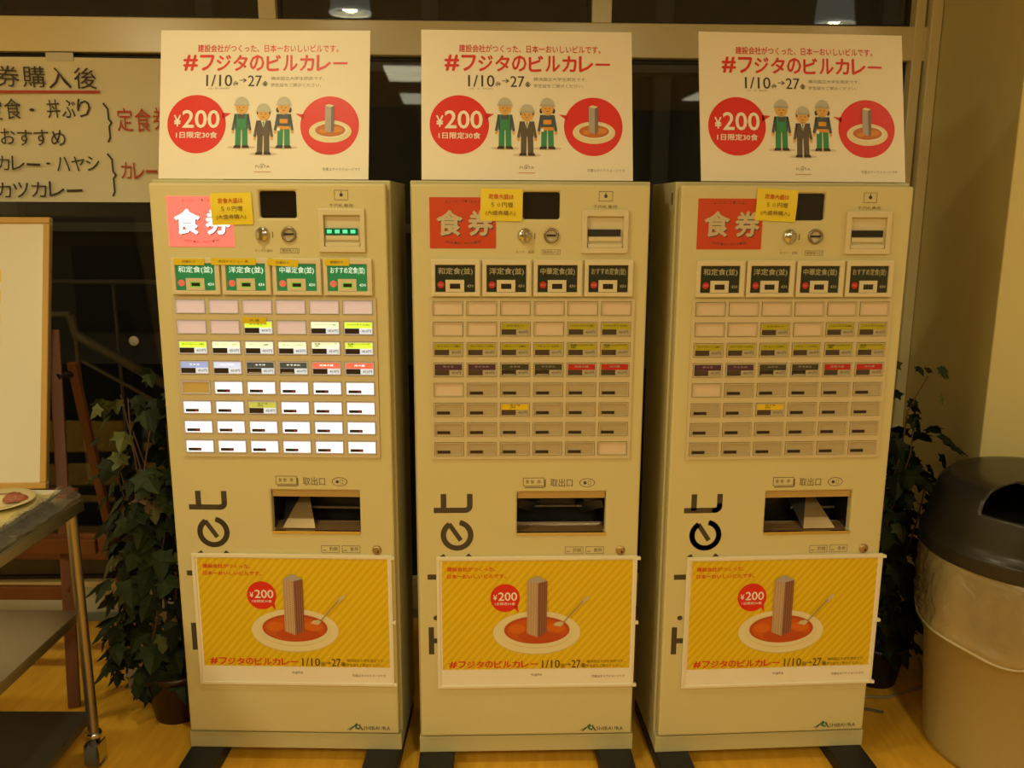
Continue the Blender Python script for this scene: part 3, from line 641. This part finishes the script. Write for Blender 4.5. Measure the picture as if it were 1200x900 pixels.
LW, LH = .540, .383
def lower_poster(i, u0, z0):
    x, y, z = on_machine(i, u0+LW/2, .0012, z0)
    t = thing('promotional_poster', ['yellow striped curry poster in a clear holder on the lit machine', 'yellow striped curry poster in a clear holder on the middle machine', 'yellow striped curry poster in a clear holder on the machine by the pillar'][i],
              'poster', (x, y, z), POSE[i][2], 'yellow curry posters on the machine doors')
    o = .053
    def q(u, v): return (u-o-LW/2, v-.257)
    shared('backing_board', 'l_board', lambda mb: mb.box(-LW/2, LW/2, -.004, 0, 0, LH), [PAPER], t)
    def fr(mb):
        holes(mb, -LW/2-.006, LW/2+.004, -.005, LH+.004, [(-LW/2+.003, LW/2-.003, .003, LH-.006)], -.0075, -.0, 0)
    shared('clear_holder', 'l_frame', fr, [FRAMEP], t, bevel=.001)
    for zz in (.0, .19, LH-.003): shared('clip', 'l_clip', lambda mb: mb.box(-.005, .006, -.011, .0, -.004, .004), [FRAMEP], t, loc=(LW/2+.006, 0, zz), bevel=.001)
    B = .004
    def rb(mb, pts, m, L=1): mb.poly([q(*p) for p in pts], m, L, B)
    def field(mb):
        a, c, e, f = .0615, .5845, .3090, .6315
        rb(mb, [(a, e), (c, e), (c, f), (a, f)], 0)
        # diagonal stripes clipped to the field
        w_ = .0105; k = a - (f-e); sl = 1.0
        def clipstripe(s0, s1):
            pts = []
            P = [(a, e), (c, e), (c, f), (a, f)]
            def side(poly, fn):
                out = []
                for i_ in range(len(poly)):
                    p, r_ = poly[i_], poly[(i_+1) % len(poly)]; dp, dr = fn(p), fn(r_)
                    if dp >= 0: out.append(p)
                    if dp*dr < 0: tt = dp/(dp-dr); out.append((p[0]+(r_[0]-p[0])*tt, p[1]+(r_[1]-p[1])*tt))
                return out
            P = side(P, lambda p: (p[0]-.83*(p[1]-e)) - s0); P = side(P, lambda p: s1 - (p[0]-.83*(p[1]-e))) if P else P
            return P
        s = k
        while s < c:
            P = clipstripe(s, s+w_)
            if len(P) > 2: rb(mb, P, 1, 2)
            s += w_*2
    shared('yellow_field', 'l_field', field, [YEL, YEL2], t)
    for k_, (s_, a, c, e, f) in enumerate((('建設会社がつくった、', .076, .208, .602, .615), ('日本一おいしいビルです。', .076, .237, .581, .594))):
        def ln(mb):
            (x0, z0_), (x1, z1_) = q(a, e), q(c, f); mb.text(s_, x0, x1, z0_, z1_, 0, 3, B, bold=.02, res=2)
        shared('tagline', 'l_tag%d' % k_, ln, [REDT], t)
    def hl(mb):
        s = '#フジタのビルカレー'; x0, z0_ = q(.0775, .3135); x1, z1_ = q(.3286, .3345); n = len(s); pw = (x1-x0)/n
        for k, ch in enumerate(s):
            a, b_ = (.42, .58) if ch == 'ー' else (0, 1)
            mb.text(ch, x0+k*pw+pw*.05, x0+(k+1)*pw-pw*.05, z0_+(z1_-z0_)*a, z0_+(z1_-z0_)*b_, 0, 3, B, bold=.034, res=2)
    shared('headline', 'l_red', hl, [REDT], t)
    def T(nm, L_):
        def fn(mb):
            for (s, a, c, e, f, b_) in L_: (x0, z0_), (x1, z1_) = q(a, e), q(c, f); mb.text(s, x0, x1, z0_, z1_, 0, 3, B, bold=b_, res=2)
        shared(nm, 'l_' + L_[0][0], fn, [mat('brown_ink', (.12, .07, .02), .5)], t)
    T('date_lettering', [('1/10', .3384, .389, .311, .336, .018), ('㊋', .390, .404, .311, .325, .02), ('→', .405, .420, .317, .326, .02), ('27', .4215, .447, .311, .335, .018), ('㊎', .448, .462, .311, .325, .02)])
    T('small_print', [('横浜国立大学生限定です。', .4634, .571, .3255, .3345, 0)]); T('small_print', [('学生証をご提示ください。', .4634, .565, .312, .321, 0)])
    T('sponsor_name', [('FUJITA', .309, .339, .286, .294, .01)]); T('small_print', [('写真はすべてイメージです', .4787, .573, .280, .288, 0)])
    def disc(mb):
        c = q(.2347, .5232); r = .0405; mb.ell(c[0], c[1], r, r*1.02, 0, 4, B, 40); mb.poly([(c[0]+.025, c[1]-.028), (c[0]+.037, c[1]-.045), (c[0]+.034, c[1]-.018)], 0, 4, B)
        mb.text('¥', c[0]-.033, c[0]-.022, c[1]-.006, c[1]+.010, 1, 5, B, bold=.02); mb.text('200', c[0]-.019, c[0]+.033, c[1]-.008, c[1]+.017, 1, 5, B, bold=.02, res=3)
        mb.text('1日限定30食', c[0]-.028, c[0]+.028, c[1]-.021, c[1]-.013, 1, 5, B, bold=.02)
    shared('price_disc', 'l_disc', disc, [RED, WHITE], t)
    def dish(mb):
        c = q(.323, .4195); mb.ell(c[0], c[1]-.003, .1215, .064, 5, 3, B, 48); mb.ell(c[0], c[1], .1215, .064, 0, 4, B, 48); mb.ell(c[0], c[1]+.001, .098, .048, 5, 5, B, 48)
        mb.ell(c[0], c[1]+.0015, .0975, .0465, 0, 6, B, 48)
        d = q(.323, .4275); mb.ell(d[0], d[1], .0910, .0415, 1, 7, B, 48); mb.ell(d[0], d[1]-.001, .084, .0355, 2, 8, B, 40)
        mb.ell(d[0]+.008, d[1]-.018, .060, .017, 1, 9, B, 30); mb.ell(d[0]-.055, d[1]+.004, .024, .014, 3, 9, B, 20); mb.ell(d[0]+.052, d[1]+.006, .026, .015, 3, 9, B, 20)
    shared('curry_plate', 'l_dish', dish, [PLT, CURR, mat('print_curry_mid', (.58, .10, .008), .5), CURR2, ORG, mat('plate_tone', (.66, .54, .18), .5)], t)
    def tower(mb):
        L0 = q(.2955, .418); L1 = q(.2955, .5735); M0 = q(.3245, .4065); M1 = q(.3245, .567); R0 = q(.3495, .419); R1 = q(.3500, .5735); Tp = q(.322, .588)
        mb.poly([L0, M0, M1, L1], 0, 10, B); mb.poly([M0, R0, R1, M1], 1, 10, B); mb.poly([L1, M1, R1, Tp], 2, 10, B)
        nr = 30
        for k in range(nr):
            f = (k+.5)/nr
            for (A0, A1, B0, B1, m) in ((L0, L1, M0, M1, 3), (M0, M1, R0, R1, 4)):
                for j in range(4):
                    g0, g1 = (j+.2)/4, (j+.72)/4
                    def P(g, h): 
                        a = (A0[0]+(A1[0]-A0[0])*h, A0[1]+(A1[1]-A0[1])*h); b_ = (B0[0]+(B1[0]-B0[0])*h, B0[1]+(B1[1]-B0[1])*h)
                        return (a[0]+(b_[0]-a[0])*g, a[1]+(b_[1]-a[1])*g)
                    h0, h1 = f-.28/nr, f+.28/nr
                    mb.poly([P(g0, h0), P(g1, h0), P(g1, h1), P(g0, h1)], m, 11, B)
    shared('tower_block', 'l_tower', tower, [TOWER, BROWN, LGR, mat('print_window_tan', (.40, .25, .13), .5), mat('print_window_pink', (.36, .17, .12), .5)], t)
    def spoon(mb):
        a = q(.384, .442); b_ = q(.4613, .5233); k = q(.398, .452)
        mb.poly([(a[0]-.016, a[1]+.001), (a[0]+.004, a[1]-.004), (a[0]+.014, a[1]+.006), (a[0]+.006, a[1]+.012), (a[0]-.008, a[1]+.010)], 0, 12, B)
        mb.stroke([k, q(.425, .485), q(.450, .514)], .0032, 1, 12, B); mb.stroke([q(.444, .507), b_], .009, 0, 12, B); mb.ell(b_[0], b_[1], .0055, .0055, 0, 13, B, 14)
    shared('spoon_print', 'l_spoon', spoon, [mat('spoon_light', (.62, .52, .30), .5), mat('spoon_line', (.34, .26, .13), .5)], t)
lower_poster(0, .0485, .2580); lower_poster(1, .0550, .2580); lower_poster(2, .0630, .2570)

# ------------------------------------------------------------------ yellow notes and strips
def note(i, u0, z0, w_, h_, rot):
    x, y, z = on_machine(i, u0+w_/2, .0022, z0+h_/2)
    t = thing('paper_note', 'square yellow handwritten note taped over the sign of ' + NTH[i], 'note', (x, y, z), 0, 'yellow notes beside the machine screens')
    t.rotation_euler = (0, rot, POSE[i][2])
    def sheet(mb):
        n = 6; vs = []; fs = []
        for j in range(n+1):
            for k in range(n+1):
                a, b_ = k/n-.5, j/n-.5; vs.append((a*.105, -.003*max(0, .9-2*abs(b_)) - .0005, b_*.079))
        for j in range(n):
            for k in range(n): p = j*(n+1)+k; fs.append((p, p+1, p+n+2, p+n+1))
        mb.add(vs, fs, 0, True)
    shared('sheet', 'note_sheet', sheet, [NOTE], t)
    shared('text_line', 'note_red', lambda mb: mb.text('定食大盛は', -.033, .030, .014, .027, 0, 2, .0032, bold=.02), [mat('note_red_ink', (.62, .09, .02), .5)], t)
    for k_, (s_, *bx) in enumerate((('５０円増', -.026, .028, -.006, .007), ('(大盛券購入)', -.040, .036, -.027, -.014))):
        shared('text_line', 'note_black%d' % k_, lambda mb: mb.text(s_, *bx, 0, 2, .0032, bold=.01), [mat('note_ink', (.20, .12, .02), .5)], t)
note(0, .157, 1.530, .105, .079, -R(1.5)); note(1, .172, 1.5426, .105, .079, R(1)); note(2, .191, 1.545, .105, .079, R(2.5))
for u, u1, z0, z1, s, rot, lb in ((.056, .134, 1.4285, 1.4455, '日替わり', 0, 'yellow paper strip on the first menu button of the lit machine'),
                              (.152, .266, 1.4295, 1.4470, '本日のメニュー 魚', 0, 'widest yellow paper strip, on the second menu button of the lit machine'),
                              (.296, .374, 1.4270, 1.4440, '日替わり', R(3), 'tilted yellow paper strip on the third menu button of the lit machine'),
                              (.442, .504, 1.4290, 1.4460, '週替わり', 0, 'short yellow paper strip on the fourth menu button of the lit machine'),
                              (.222, .284, 1.2790, 1.2960, '大 盛', R(1.5), 'yellow paper strip over a small button in the second row of the lit machine')):
    w_ = u1-u; x, y, z = on_machine(0, (u+u1)/2, .0125 if z0 > 1.4 else .0078, (z0+z1)/2)
    mb = MB().box(-w_/2, w_/2, 0, .0006, -(z1-z0)/2, (z1-z0)/2, 0); n = len(s); tw = min(w_*.4, n*.0042)
    mb.text(s, -tw, tw, -.003, .004, 1, 1, 0, bold=.01)
    o = mb.build('paper_strip', [mat('strip_amber', (.72, .54, .008), .5), mat('note_ink', (.20, .12, .02), .5)], None, loc=(x, y, z), rot=(0, rot, POSE[0][2]))
    tag(o, lb, 'paper strip', 'yellow paper strips on the lit machine')

# ------------------------------------------------------------------ handwritten sign on the window
SB, SR = mat('marker_black', (.035, .030, .022), .6), mat('marker_red', (.50, .05, .02), .6)
sg = thing('handwritten_sign', 'long white paper sign with handwritten black and red Japanese menu notes on window', 'sign', W(0, -.040, 0), WA)
SGP = mat('sign_paper', (.76, .71, .50), .7, bump=.3, bscale=5)
sx0, sx1, sz0, sz1 = -2.42, -1.02, 1.592, 2.073
def curve_sheet(x0, x1, z0, z1, nx=28, nz=8):
    vs, fs = [], []
    for j in range(nz+1):
        for k in range(nx+1):
            x = x0+(x1-x0)*k/nx; z = z0+(z1-z0)*j/nz; vs.append((x, .010+.004*math.sin(x*9+z*3)+.002*math.sin(z*23), z))
    for j in range(nz):
        for k in range(nx): p = j*(nx+1)+k; fs.append((p, p+1, p+nx+2, p+nx+1))
    return vs, fs
MB().add(*curve_sheet(sx0, sx1, sz0, sz1), 0, True).build('sheet', SGP, sg)
def hand(mb, s, x0, x1, z0, z1, m=0, bold=.006):
    n = len(s); pw = (x1-x0)/n
    for k, ch in enumerate(s):
        if ch == ' ': continue
        sc_ = {'・': (.35, .42, .65, .56), 'ー': (.05, .40, .95, .56)}.get(ch, (.05, .03, .93, .97)); jz = random.uniform(-.05, .05)
        hh = z1-z0
        mb.text(ch, x0+(k+sc_[0])*pw, x0+(k+sc_[2])*pw, z0+(sc_[1]+jz)*hh, z0+(sc_[3]+jz)*hh, m, 1, -.002, bold=bold, res=2, rot=random.uniform(-.06, .06))
BL = [('食券購入後', -1.850, -1.420, 1.972, 2.045), ('定食・', -1.812, -1.622, 1.868, 1.940), ('丼ぶり', -1.606, -1.452, 1.872, 1.936), ('おすすめ', -1.772, -1.545, 1.782, 1.838),
      ('カレー・ハヤシ', -1.795, -1.438, 1.696, 1.748), ('カツカレー', -1.808, -1.505, 1.605, 1.660)]
for s_, a_, b_, c_, d_ in BL:
    mb = MB(); hand(mb, s_, a_, b_, c_, d_, 0, .006); mb.build('text_line', SB, sg)
for za, zb in ((1.795, 1.925), (1.612, 1.757)):
    zm = (za+zb)/2; MB().stroke([(-1.412, zb), (-1.397, zb-.02), (-1.397, zm+.012), (-1.388, zm), (-1.397, zm-.012), (-1.397, za+.015), (-1.405, za)], .006, 0, 1, -.002).build('bracket', SB, sg)
mb = MB(); hand(mb, '定食券', -1.372, -1.188, 1.832, 1.915, 1, .008); mb.build('red_text_line', [SB, SR], sg)
mb = MB(); hand(mb, 'カレー券', -1.372, -1.200, 1.668, 1.728, 1, .008); mb.build('red_text_line', [SB, SR], sg)
MB().stroke([(-1.86, 1.958), (-1.418, 1.961)], .009, 0, 1, -.002).build('red_underline', SR, sg)
MB().box(-1.590, -1.498, .002, .006, 2.062, 2.088).build('tape', mat('masking_tape', (.62, .60, .47), .5), sg)
o = MB().lathe([(0, .003), (.017, .003), (.018, 0)], n=24, axis='y').build('round_sticker', mat('sticker_white', (.62, .60, .48), .5), None, loc=W(-1.395, .012, 1.092), rot=wr)
tag(o, 'small round white sticker on the dark window glass above the left plant', 'sticker')

# ------------------------------------------------------------------ whiteboard on easel
LEAN = math.atan2(.2, .82)
wb = thing('whiteboard', 'white marker board in a pale wooden frame leaning on the easel', 'whiteboard', (-1.470, 2.580, .700)); wb.rotation_euler = (-LEAN, 0, R(3))
BWd, BHt = 1.05, .865
MB().box(-BWd, 0, .0, .012, 0, BHt).build('panel', mat('board_white', (.78, .74, .60), .25), wb)
f = .020
for nm, bx in (('frame_bar', (-BWd, 0, -.008, .016, BHt-f, BHt)), ('frame_bar', (-BWd, 0, -.008, .016, 0, f)), ('frame_bar', (-f, 0, -.008, .016, f, BHt-f)), ('frame_bar', (-BWd, -BWd+f, -.008, .016, f, BHt-f))):
    MB().box(*bx).build(nm, WOODF, wb, .003)
ez = thing('easel', 'brown wooden easel standing behind the steel cart, holding the whiteboard', 'easel', (-1.40, 2.50, 0))
ex = -1.0
LT = (-.135, .335, 1.17)
MB().bar((0, -.02, 0), LT, .036, .024).build('leg', WOODE, ez, .003)
MB().bar((ex, -.02, 0), (ex+.135, .335, 1.17), .036, .024).build('leg', WOODE, ez, .003)
MB().bar((-.085, .335, 1.06), (-.08, .57, 0), .030, .022).build('leg', WOODE, ez, .003)
MB().bar((ex+.085, .335, 1.06), (ex+.08, .57, 0), .030, .022).build('leg', WOODE, ez, .003)
MB().bar((ex-.02, .10, .500), (.06, .10, .500), .022, .050).build('crossbar', WOODE, ez, .003)
MB().bar((ex, .085, .345), (-.03, .085, .345), .022, .045).build('crossbar', WOODE, ez, .003)
MB().bar((ex+.04, .44, .36), (-.07, .44, .36), .020, .10).build('rear_rail', WOODE, ez, .003)
MB().bar((ex+.04, .10, .695), (.0, .10, .675), .075, .020).build('ledge', WOODE, ez, .003)
MB().tube([(-.11, .28, 1.02), (-.085, .36, 1.02)], .011, 12).build('hinge_knob', BLACK, ez)
notes = [(1.358, .037, 'topmost yellow paper label on the whiteboard edge'), (1.292, .035, 'second yellow paper label down the whiteboard'), (1.222, .036, 'third yellow paper label down the whiteboard'), (1.155, .026, 'lowest yellow paper label on the whiteboard')]
for z, h_, lb in notes:
    s = (z-.70)/math.cos(LEAN)
    o = MB().box(-.20, 0, -.0012, 0, -h_/2, h_/2).build('yellow_label', NOTE, None)
    o.matrix_world = Matrix.Translation((-1.470, 2.580, .700)) @ Matrix.Rotation(R(3), 4, 'Z') @ Matrix.Rotation(-LEAN, 4, 'X') @ Matrix.Translation((-.152 , -.0003, s))
    tag(o, lb, 'label', 'yellow labels on the whiteboard')

# ------------------------------------------------------------------ steel cart with wrapped sample
ct = thing('serving_cart', 'stainless steel three shelf cart on casters beside the whiteboard easel', 'cart', (-1.188, 2.19, 0))
cw, cl = .62, .90
def shelf(z, mt, over=0.0, d=.03):
    mb = MB().box(-cw, over, -cl, over*.3, z-.004, z).box(over-.004, over, -cl, over*.3, z-d, z-.004).box(-cw, over, over*.3-.004, over*.3, z-d, z-.004).box(-cw, over, -cl, -cl+.004, z-d, z-.004).box(-cw, -cw+.004, -cl, 0, z-d, z-.004)
    return mb.build('shelf', mt, ct, .002)
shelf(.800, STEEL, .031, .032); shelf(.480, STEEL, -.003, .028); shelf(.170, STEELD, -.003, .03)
for (x, y) in ((-.002, 0), (-cw, 0), (-.002, -cl), (-cw, -cl)):
    MB().tube([(x, y, .10), (x, y, .775)], .0150, 20).build('leg', STEEL, ct)
    cs = MB().lathe([(0, .105), (.021, .105), (.022, .10), (.021, .092), (.016, .088), (.016, .06)], (x, y, 0), 20).box(x-.022, x-.018, y-.022, y+.022, .02, .075).box(x+.018, x+.022, y-.022, y+.022, .02, .075).build('caster', CHROME, ct)
    w_ = MB().tube([(x-.015, y, .0365), (x+.015, y, .0365)], .036, 24).build('wheel', mat('wheel_grey', (.10, .095, .08), .5), cs)
TRX, TRY = -1.209, 2.193
tr = thing('serving_tray', 'wide shallow tray with white paper on top shelf of the cart', 'tray', (TRX, TRY, .800))
MB().add([(0, 0, .026), (-.52, 0, .026), (-.52, -.40, .026), (0, -.40, .026), (-.02, -.02, .004), (-.50, -.02, .004), (-.50, -.38, .004), (-.02, -.38, .004)],
         [(0, 1, 5, 4), (1, 2, 6, 5), (2, 3, 7, 6), (3, 0, 4, 7), (4, 5, 6, 7)]).build('rim', mat('tray_metal', (.62, .60, .52), .35, .6), tr, solid=.002)
MB().add([(-.012, -.012, .018), (-.50, -.012, .018), (-.50, -.385, .018), (-.012, -.385, .018)], [(0, 1, 2, 3)]).build('paper_liner', mat('tray_paper', (.66, .55, .22), .6, var=.25, vscale=30), tr)
pl = thing('sample_plate', 'pale round plate under the fried cutlet on the cart tray', 'plate', (-1.330, 2.095, .8195))
MB().lathe([(0, .004), (.055, .004), (.092, .014), (.094, .012), (.06, .0), (0, 0)], n=40).build('dish', mat('plate_cream', (.72, .62, .33), .3), pl)
MB().lathe([(.060, .0060), (.066, .0085)], n=40).build('rim_line', mat('plate_rim_brown', (.34, .20, .09), .4), pl)
mb = MB(); vs = []; fs = []; n = 18; rr_ = 8
for i in range(rr_+1):
    for k in range(n):
        a = 2*math.pi*k/n; q = i/rr_; r_ = math.sin(q*math.pi/2)*(1+.14*math.sin(a*3+1)+.06*random.random()); vs.append((r_*.030*math.cos(a), r_*.022*math.sin(a), .017*math.cos(q*math.pi/2)*(1+.25*random.random())))
for i in range(rr_):
    for k in range(n): fs.append((i*n+k, (i+1)*n+k, (i+1)*n+(k+1) % n, i*n+(k+1) % n))
o = mb.add(vs, fs, 0, True).build('fried_cutlet', mat('cutlet', (.34, .095, .040), .35, bump=.4, bscale=120), None, loc=(-1.288, 2.108, .8280))
tag(o, 'small reddish brown fried cutlet lying on the pale plate on the cart', 'food')
# crumpled cling film hanging over the tray edge
mb = MB(); nx, ny = 16, 40; vs = []; fs = []
for j in range(ny+1):
    y = -.40 + .41*j/ny
    for k in range(nx+1):
        q = k/nx
        if q < .55: x = -.015 + .025*q/.55; z = .029 + .004*math.sin(y*60+q*9) + .003*random.random()
        else:
            e = (q-.55)/.45; x = .012 + .036*e + .006*random.uniform(-1, 1); z = .030*(1-e)**1.2 + .005 + .004*random.random()
        vs.append((x, y + random.uniform(-.003, .003), z))
for j in range(ny):
    for k in range(nx): p = j*(nx+1)+k; fs.append((p, p+1, p+nx+2, p+nx+1))
FILM = clear('cling_film', (.95, .95, .95), fres=1.32, rough=.05, diff=.10, dcol=(.8, .8, .75), bump=.6, bscale=60)
o = mb.add(vs, fs, 0, True).build('plastic_wrap', FILM, None, loc=(TRX, TRY, .800)); tag(o, 'crumpled clear plastic wrap hanging over the right edge of the cart tray', 'plastic wrap')

# ------------------------------------------------------------------ ivy plants
def leaf_mesh(name, m, seed, wide=1.):
    rnd = random.Random(seed)
    out = [(0, 0), (.20, .06), (.42, .02), (.36, .26), (.52, .50), (.26, .50), (.20, .74), (0, 1.05)]
    pts = out + [(-x, y) for x, y in out[-2:0:-1]]
    vs = [(x*wide, y, -.30*abs(x) - .16*y*y + rnd.uniform(-.02, .02)) for x, y in pts] + [(0, .40, .03)]
    fs = [(len(pts), i, (i+1) % len(pts)) for i in range(len(pts))]
    me = MB().add(vs, fs, 0, False).mesh(name, m); return me
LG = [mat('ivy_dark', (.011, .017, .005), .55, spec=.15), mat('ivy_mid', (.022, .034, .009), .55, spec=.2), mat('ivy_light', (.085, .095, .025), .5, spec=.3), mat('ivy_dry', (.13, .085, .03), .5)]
LEAVES = [leaf_mesh('ivy_leaf', LG[k], k, 1+.1*(k % 2)) for k in range(4)]
def plant(label, x, y, pot_r, pot_h, zones, n, seed, potm, colr, avoid):
    rnd = random.Random(seed)
    t = thing('potted_ivy', label, 'plant', (x, y, 0))
    p = MB().lathe([(0, 0), (pot_r*.72, 0), (pot_r*.97, pot_h*.88), (pot_r*1.05, pot_h*.88), (pot_r*1.07, pot_h), (pot_r*.98, pot_h), (pot_r*.93, pot_h*.85), (0, pot_h*.85)], n=36).build('pot', potm, t)
    MB().lathe([(0, pot_h*.90), (pot_r*.94, pot_h*.90)], n=24).build('soil', mat('soil', (.02, .012, .008), .9), p)
    zt = max(z[1] for z in zones)
    stems = []
    for k in range(9):
        a = rnd.uniform(0, 6.28); r0 = pot_r*.5*rnd.random(); top = zt*rnd.uniform(.6, 1.0); pts = []
        z0 = zones[0]
        for j in range(9):
            q = j/8; z = pot_h*.88 + (top-pot_h)*q
            zz = next((w_ for w_ in zones if w_[0] <= z <= w_[1]), zones[-1])
            pts.append((zz[2]*q + math.cos(a+q*2)*(r0+.35*zz[4]*q), zz[3]*q + math.sin(a+q*2)*(r0+.35*zz[4]*q), z))
        MB().tube(pts, [.006-.004*j/8 for j in range(9)], 6).build('stem', mat('ivy_stem', (.09, .045, .022), .7), t)
    tw = sum((z[1]-z[0])*z[5] for z in zones); cnt = 0
    while cnt < n:
        zz = rnd.choices(zones, [(z[1]-z[0])*z[5] for z in zones])[0]
        z = rnd.uniform(zz[0], zz[1]); a = rnd.uniform(0, 6.283); rr = zz[4]*math.sqrt(rnd.uniform(.08, 1))
        lx, ly = zz[2] + rr*math.cos(a), zz[3] + rr*.85*math.sin(a)
        if avoid(x+lx, y+ly, z): continue
        cnt += 1
        s = rnd.uniform(.050, .088)*zz[6]
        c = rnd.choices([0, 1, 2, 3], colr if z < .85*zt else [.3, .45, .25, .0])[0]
        o = bpy.data.objects.new('leaf', LEAVES[c]); COL.objects.link(o); o.parent = t
        o.location = (lx, ly, z); o.scale = (s*rnd.uniform(.85, 1.1), s, s)
        # hang outward and down
        o.rotation_euler = (rnd.uniform(-1.25, -.35), rnd.uniform(-.5, .5), a - math.pi/2 + rnd.uniform(-.7, .7))
def av_left(x, y, z):
    return (x > -1.0 and y < 2.56) or x > -.93 or (x > -1.03 and y < 2.2) or (x < -1.24 and y < 2.30) or (z > .1 and math.hypot(x+1.375, y-2.60) < .07) or y > 2.95
def av_right(x, y, z):
    return x > 1.45 or y > 3.0 or math.hypot(x-1.493, y-2.29) < .36 or (x < 1.10 and y < 2.64)
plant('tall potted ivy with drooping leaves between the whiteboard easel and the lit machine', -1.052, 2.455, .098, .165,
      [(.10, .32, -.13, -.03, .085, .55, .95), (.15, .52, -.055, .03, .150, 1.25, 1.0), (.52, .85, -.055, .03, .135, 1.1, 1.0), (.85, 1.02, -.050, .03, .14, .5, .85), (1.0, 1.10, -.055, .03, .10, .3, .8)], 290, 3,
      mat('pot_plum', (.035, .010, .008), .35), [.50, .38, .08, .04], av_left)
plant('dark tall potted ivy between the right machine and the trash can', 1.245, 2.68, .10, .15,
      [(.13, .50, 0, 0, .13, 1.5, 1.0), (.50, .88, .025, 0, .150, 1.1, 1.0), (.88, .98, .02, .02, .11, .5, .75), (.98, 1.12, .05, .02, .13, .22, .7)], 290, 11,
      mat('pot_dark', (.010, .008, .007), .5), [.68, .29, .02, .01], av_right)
MB()

# ------------------------------------------------------------------ trash can with clear bag
bx_, by_ = 1.493, 2.29
tb = thing('trash_can', 'round beige trash can with dark grey domed lid beside the right machine', 'trash can', (bx_, by_, 0))
BODYM = mat('bin_body', (.42, .33, .13), .5, bump=.05, bscale=60)
MB().lathe([(0, 0), (.222, 0), (.236, .012), (.238, .03), (.283, .60), (.288, .60), (.288, .65), (.278, .65), (.276, .60), (.232, .03), (0, .03)], n=64).build('barrel', BODYM, tb)
LIDM = mat('lid_grey', (.022, .020, .017), .30)
def dome():
    prof = [(.300, .625), (.304, .630), (.304, .668), (.298, .676), (.291, .690), (.283, .735), (.274, .775), (.262, .812), (.236, .836), (.19, .846), (.10, .850), (.0, .851)]
    n = 144; mb = MB(); fine = []
    for i in range(len(prof)-1):
        (r0, z0), (r1, z1) = prof[i], prof[i+1]; k = 5 if z1-z0 > .015 else 3
        for j in range(k): fine.append((r0+(r1-r0)*j/k, z0+(z1-z0)*j/k))
    fine.append(prof[-1]); vs = []; fs = []; ac = R(246)   # opening faces the viewer
    for r_, z_ in fine:
        for k in range(n): a = 2*math.pi*k/n; vs.append((r_*math.cos(a), r_*math.sin(a), z_))
    for i in range(len(fine)-1):
        for k in range(n):
            zc = (fine[i][1]+fine[i+1][1])/2; a = 2*math.pi*(k+.5)/n; da = (a-ac+math.pi) % (2*math.pi)-math.pi
            rc = (fine[i][0]+fine[i+1][0])/2
            if zc > .786 and rc > .12 and abs(da) < .66: continue
            fs.append((i*n+k, i*n+(k+1) % n, (i+1)*n+(k+1) % n, (i+1)*n+k))
    return mb.add(vs, fs, 0, True)
lid = dome().build('domed_lid', LIDM, tb, solid=.004)
MB().lathe([(0, .655), (.262, .655), (.262, .74), (.258, .74), (.258, .66), (0, .66)], n=40).build('inner_shade', mat('bin_inside_shade', (.004, .004, .004), .8), lid)  # near-black cup stands for the shade inside the lid
# bag folded over the rim
mb = MB(); n = 160; rows = 22; vs = []; fs = []; rnd = random.Random(5)
fold = [rnd.uniform(-1, 1) for _ in range(n)]
def sm(i): return sum(fold[(i+k) % n] for k in (-1, 0, 1))/3
for j in range(rows+1):
    q = j/rows
    for k in range(n):
        a = 2*math.pi*k/n
        drop = .225 + .035*math.sin(a*2+.6) + .02*math.sin(a*5)
        z = .655 - q*drop; rb_ = .2385 + (.283-.2385)*min(1, z/.60)
        out = .006 + .010*q + .020*max(0, math.sin(a*3+1.1))*math.sin(q*math.pi*.8) + (.030*math.exp(-((a-3.45)/.28)**2))*math.sin(min(1, q*1.1)*math.pi*.62)
        if q > .9: out += .007*math.sin((q-.9)/.1*math.pi)
        r_ = rb_ + out + .005*sm(k)*math.sin(q*math.pi) + .002*math.sin(a*40+q*20)
        vs.append((r_*math.cos(a), r_*math.sin(a), z))
for j in range(rows):
    for k in range(n): fs.append((j*n+k, (j+1)*n+k, (j+1)*n+(k+1) % n, j*n+(k+1) % n))
BAG = clear('bag_film', (.95, .93, .88), fres=1.6, rough=.18, diff=.34, dcol=(.72, .60, .32), bump=1., bscale=11)
o = mb.add(vs, fs, 0, True).build('trash_bag', BAG, None, loc=(bx_, by_, 0)); tag(o, 'clear plastic bag folded over the rim of the beige trash can', 'trash bag')
mbh = []
for k in range(n+1):
    a = 2*math.pi*k/n; drop = .225 + .035*math.sin(a*2+.6) + .02*math.sin(a*5); z = .655-drop
    r_ = .2385 + (.283-.2385)*z/.60 + .020 + (.030*math.exp(-((a-3.45)/.28)**2))*.9 + .012*max(0, math.sin(a*3+1.1))*.6; mbh.append((r_*math.cos(a), r_*math.sin(a), z))
MB().tube(mbh, .0045, 8, cap=False).build('rolled_hem', clear('bag_hem', (.95, .93, .88), fres=1.5, rough=.2, diff=.55, dcol=(.80, .70, .42)), o)

# ------------------------------------------------------------------ cables
o = MB().tube([(.98, 2.60, .006), (1.10, 2.555, .006), (1.24, 2.548, .006), (1.40, 2.62, .006), (1.46, 2.80, .006)], .0045, 8).build('power_cable', mat('cable_cream', (.30, .25, .16), .5)); tag(o, 'pale power cable on the floor in front of the right plant', 'cable')
o = MB().tube([(.98, 2.52, .006), (1.08, 2.490, .006), (1.15, 2.478, .006), (1.19, 2.462, .006)], .0040, 8).build('power_cable', mat('cable_grey', (.07, .075, .075), .5)); tag(o, 'dark grey power cable curving towards the trash can', 'cable')
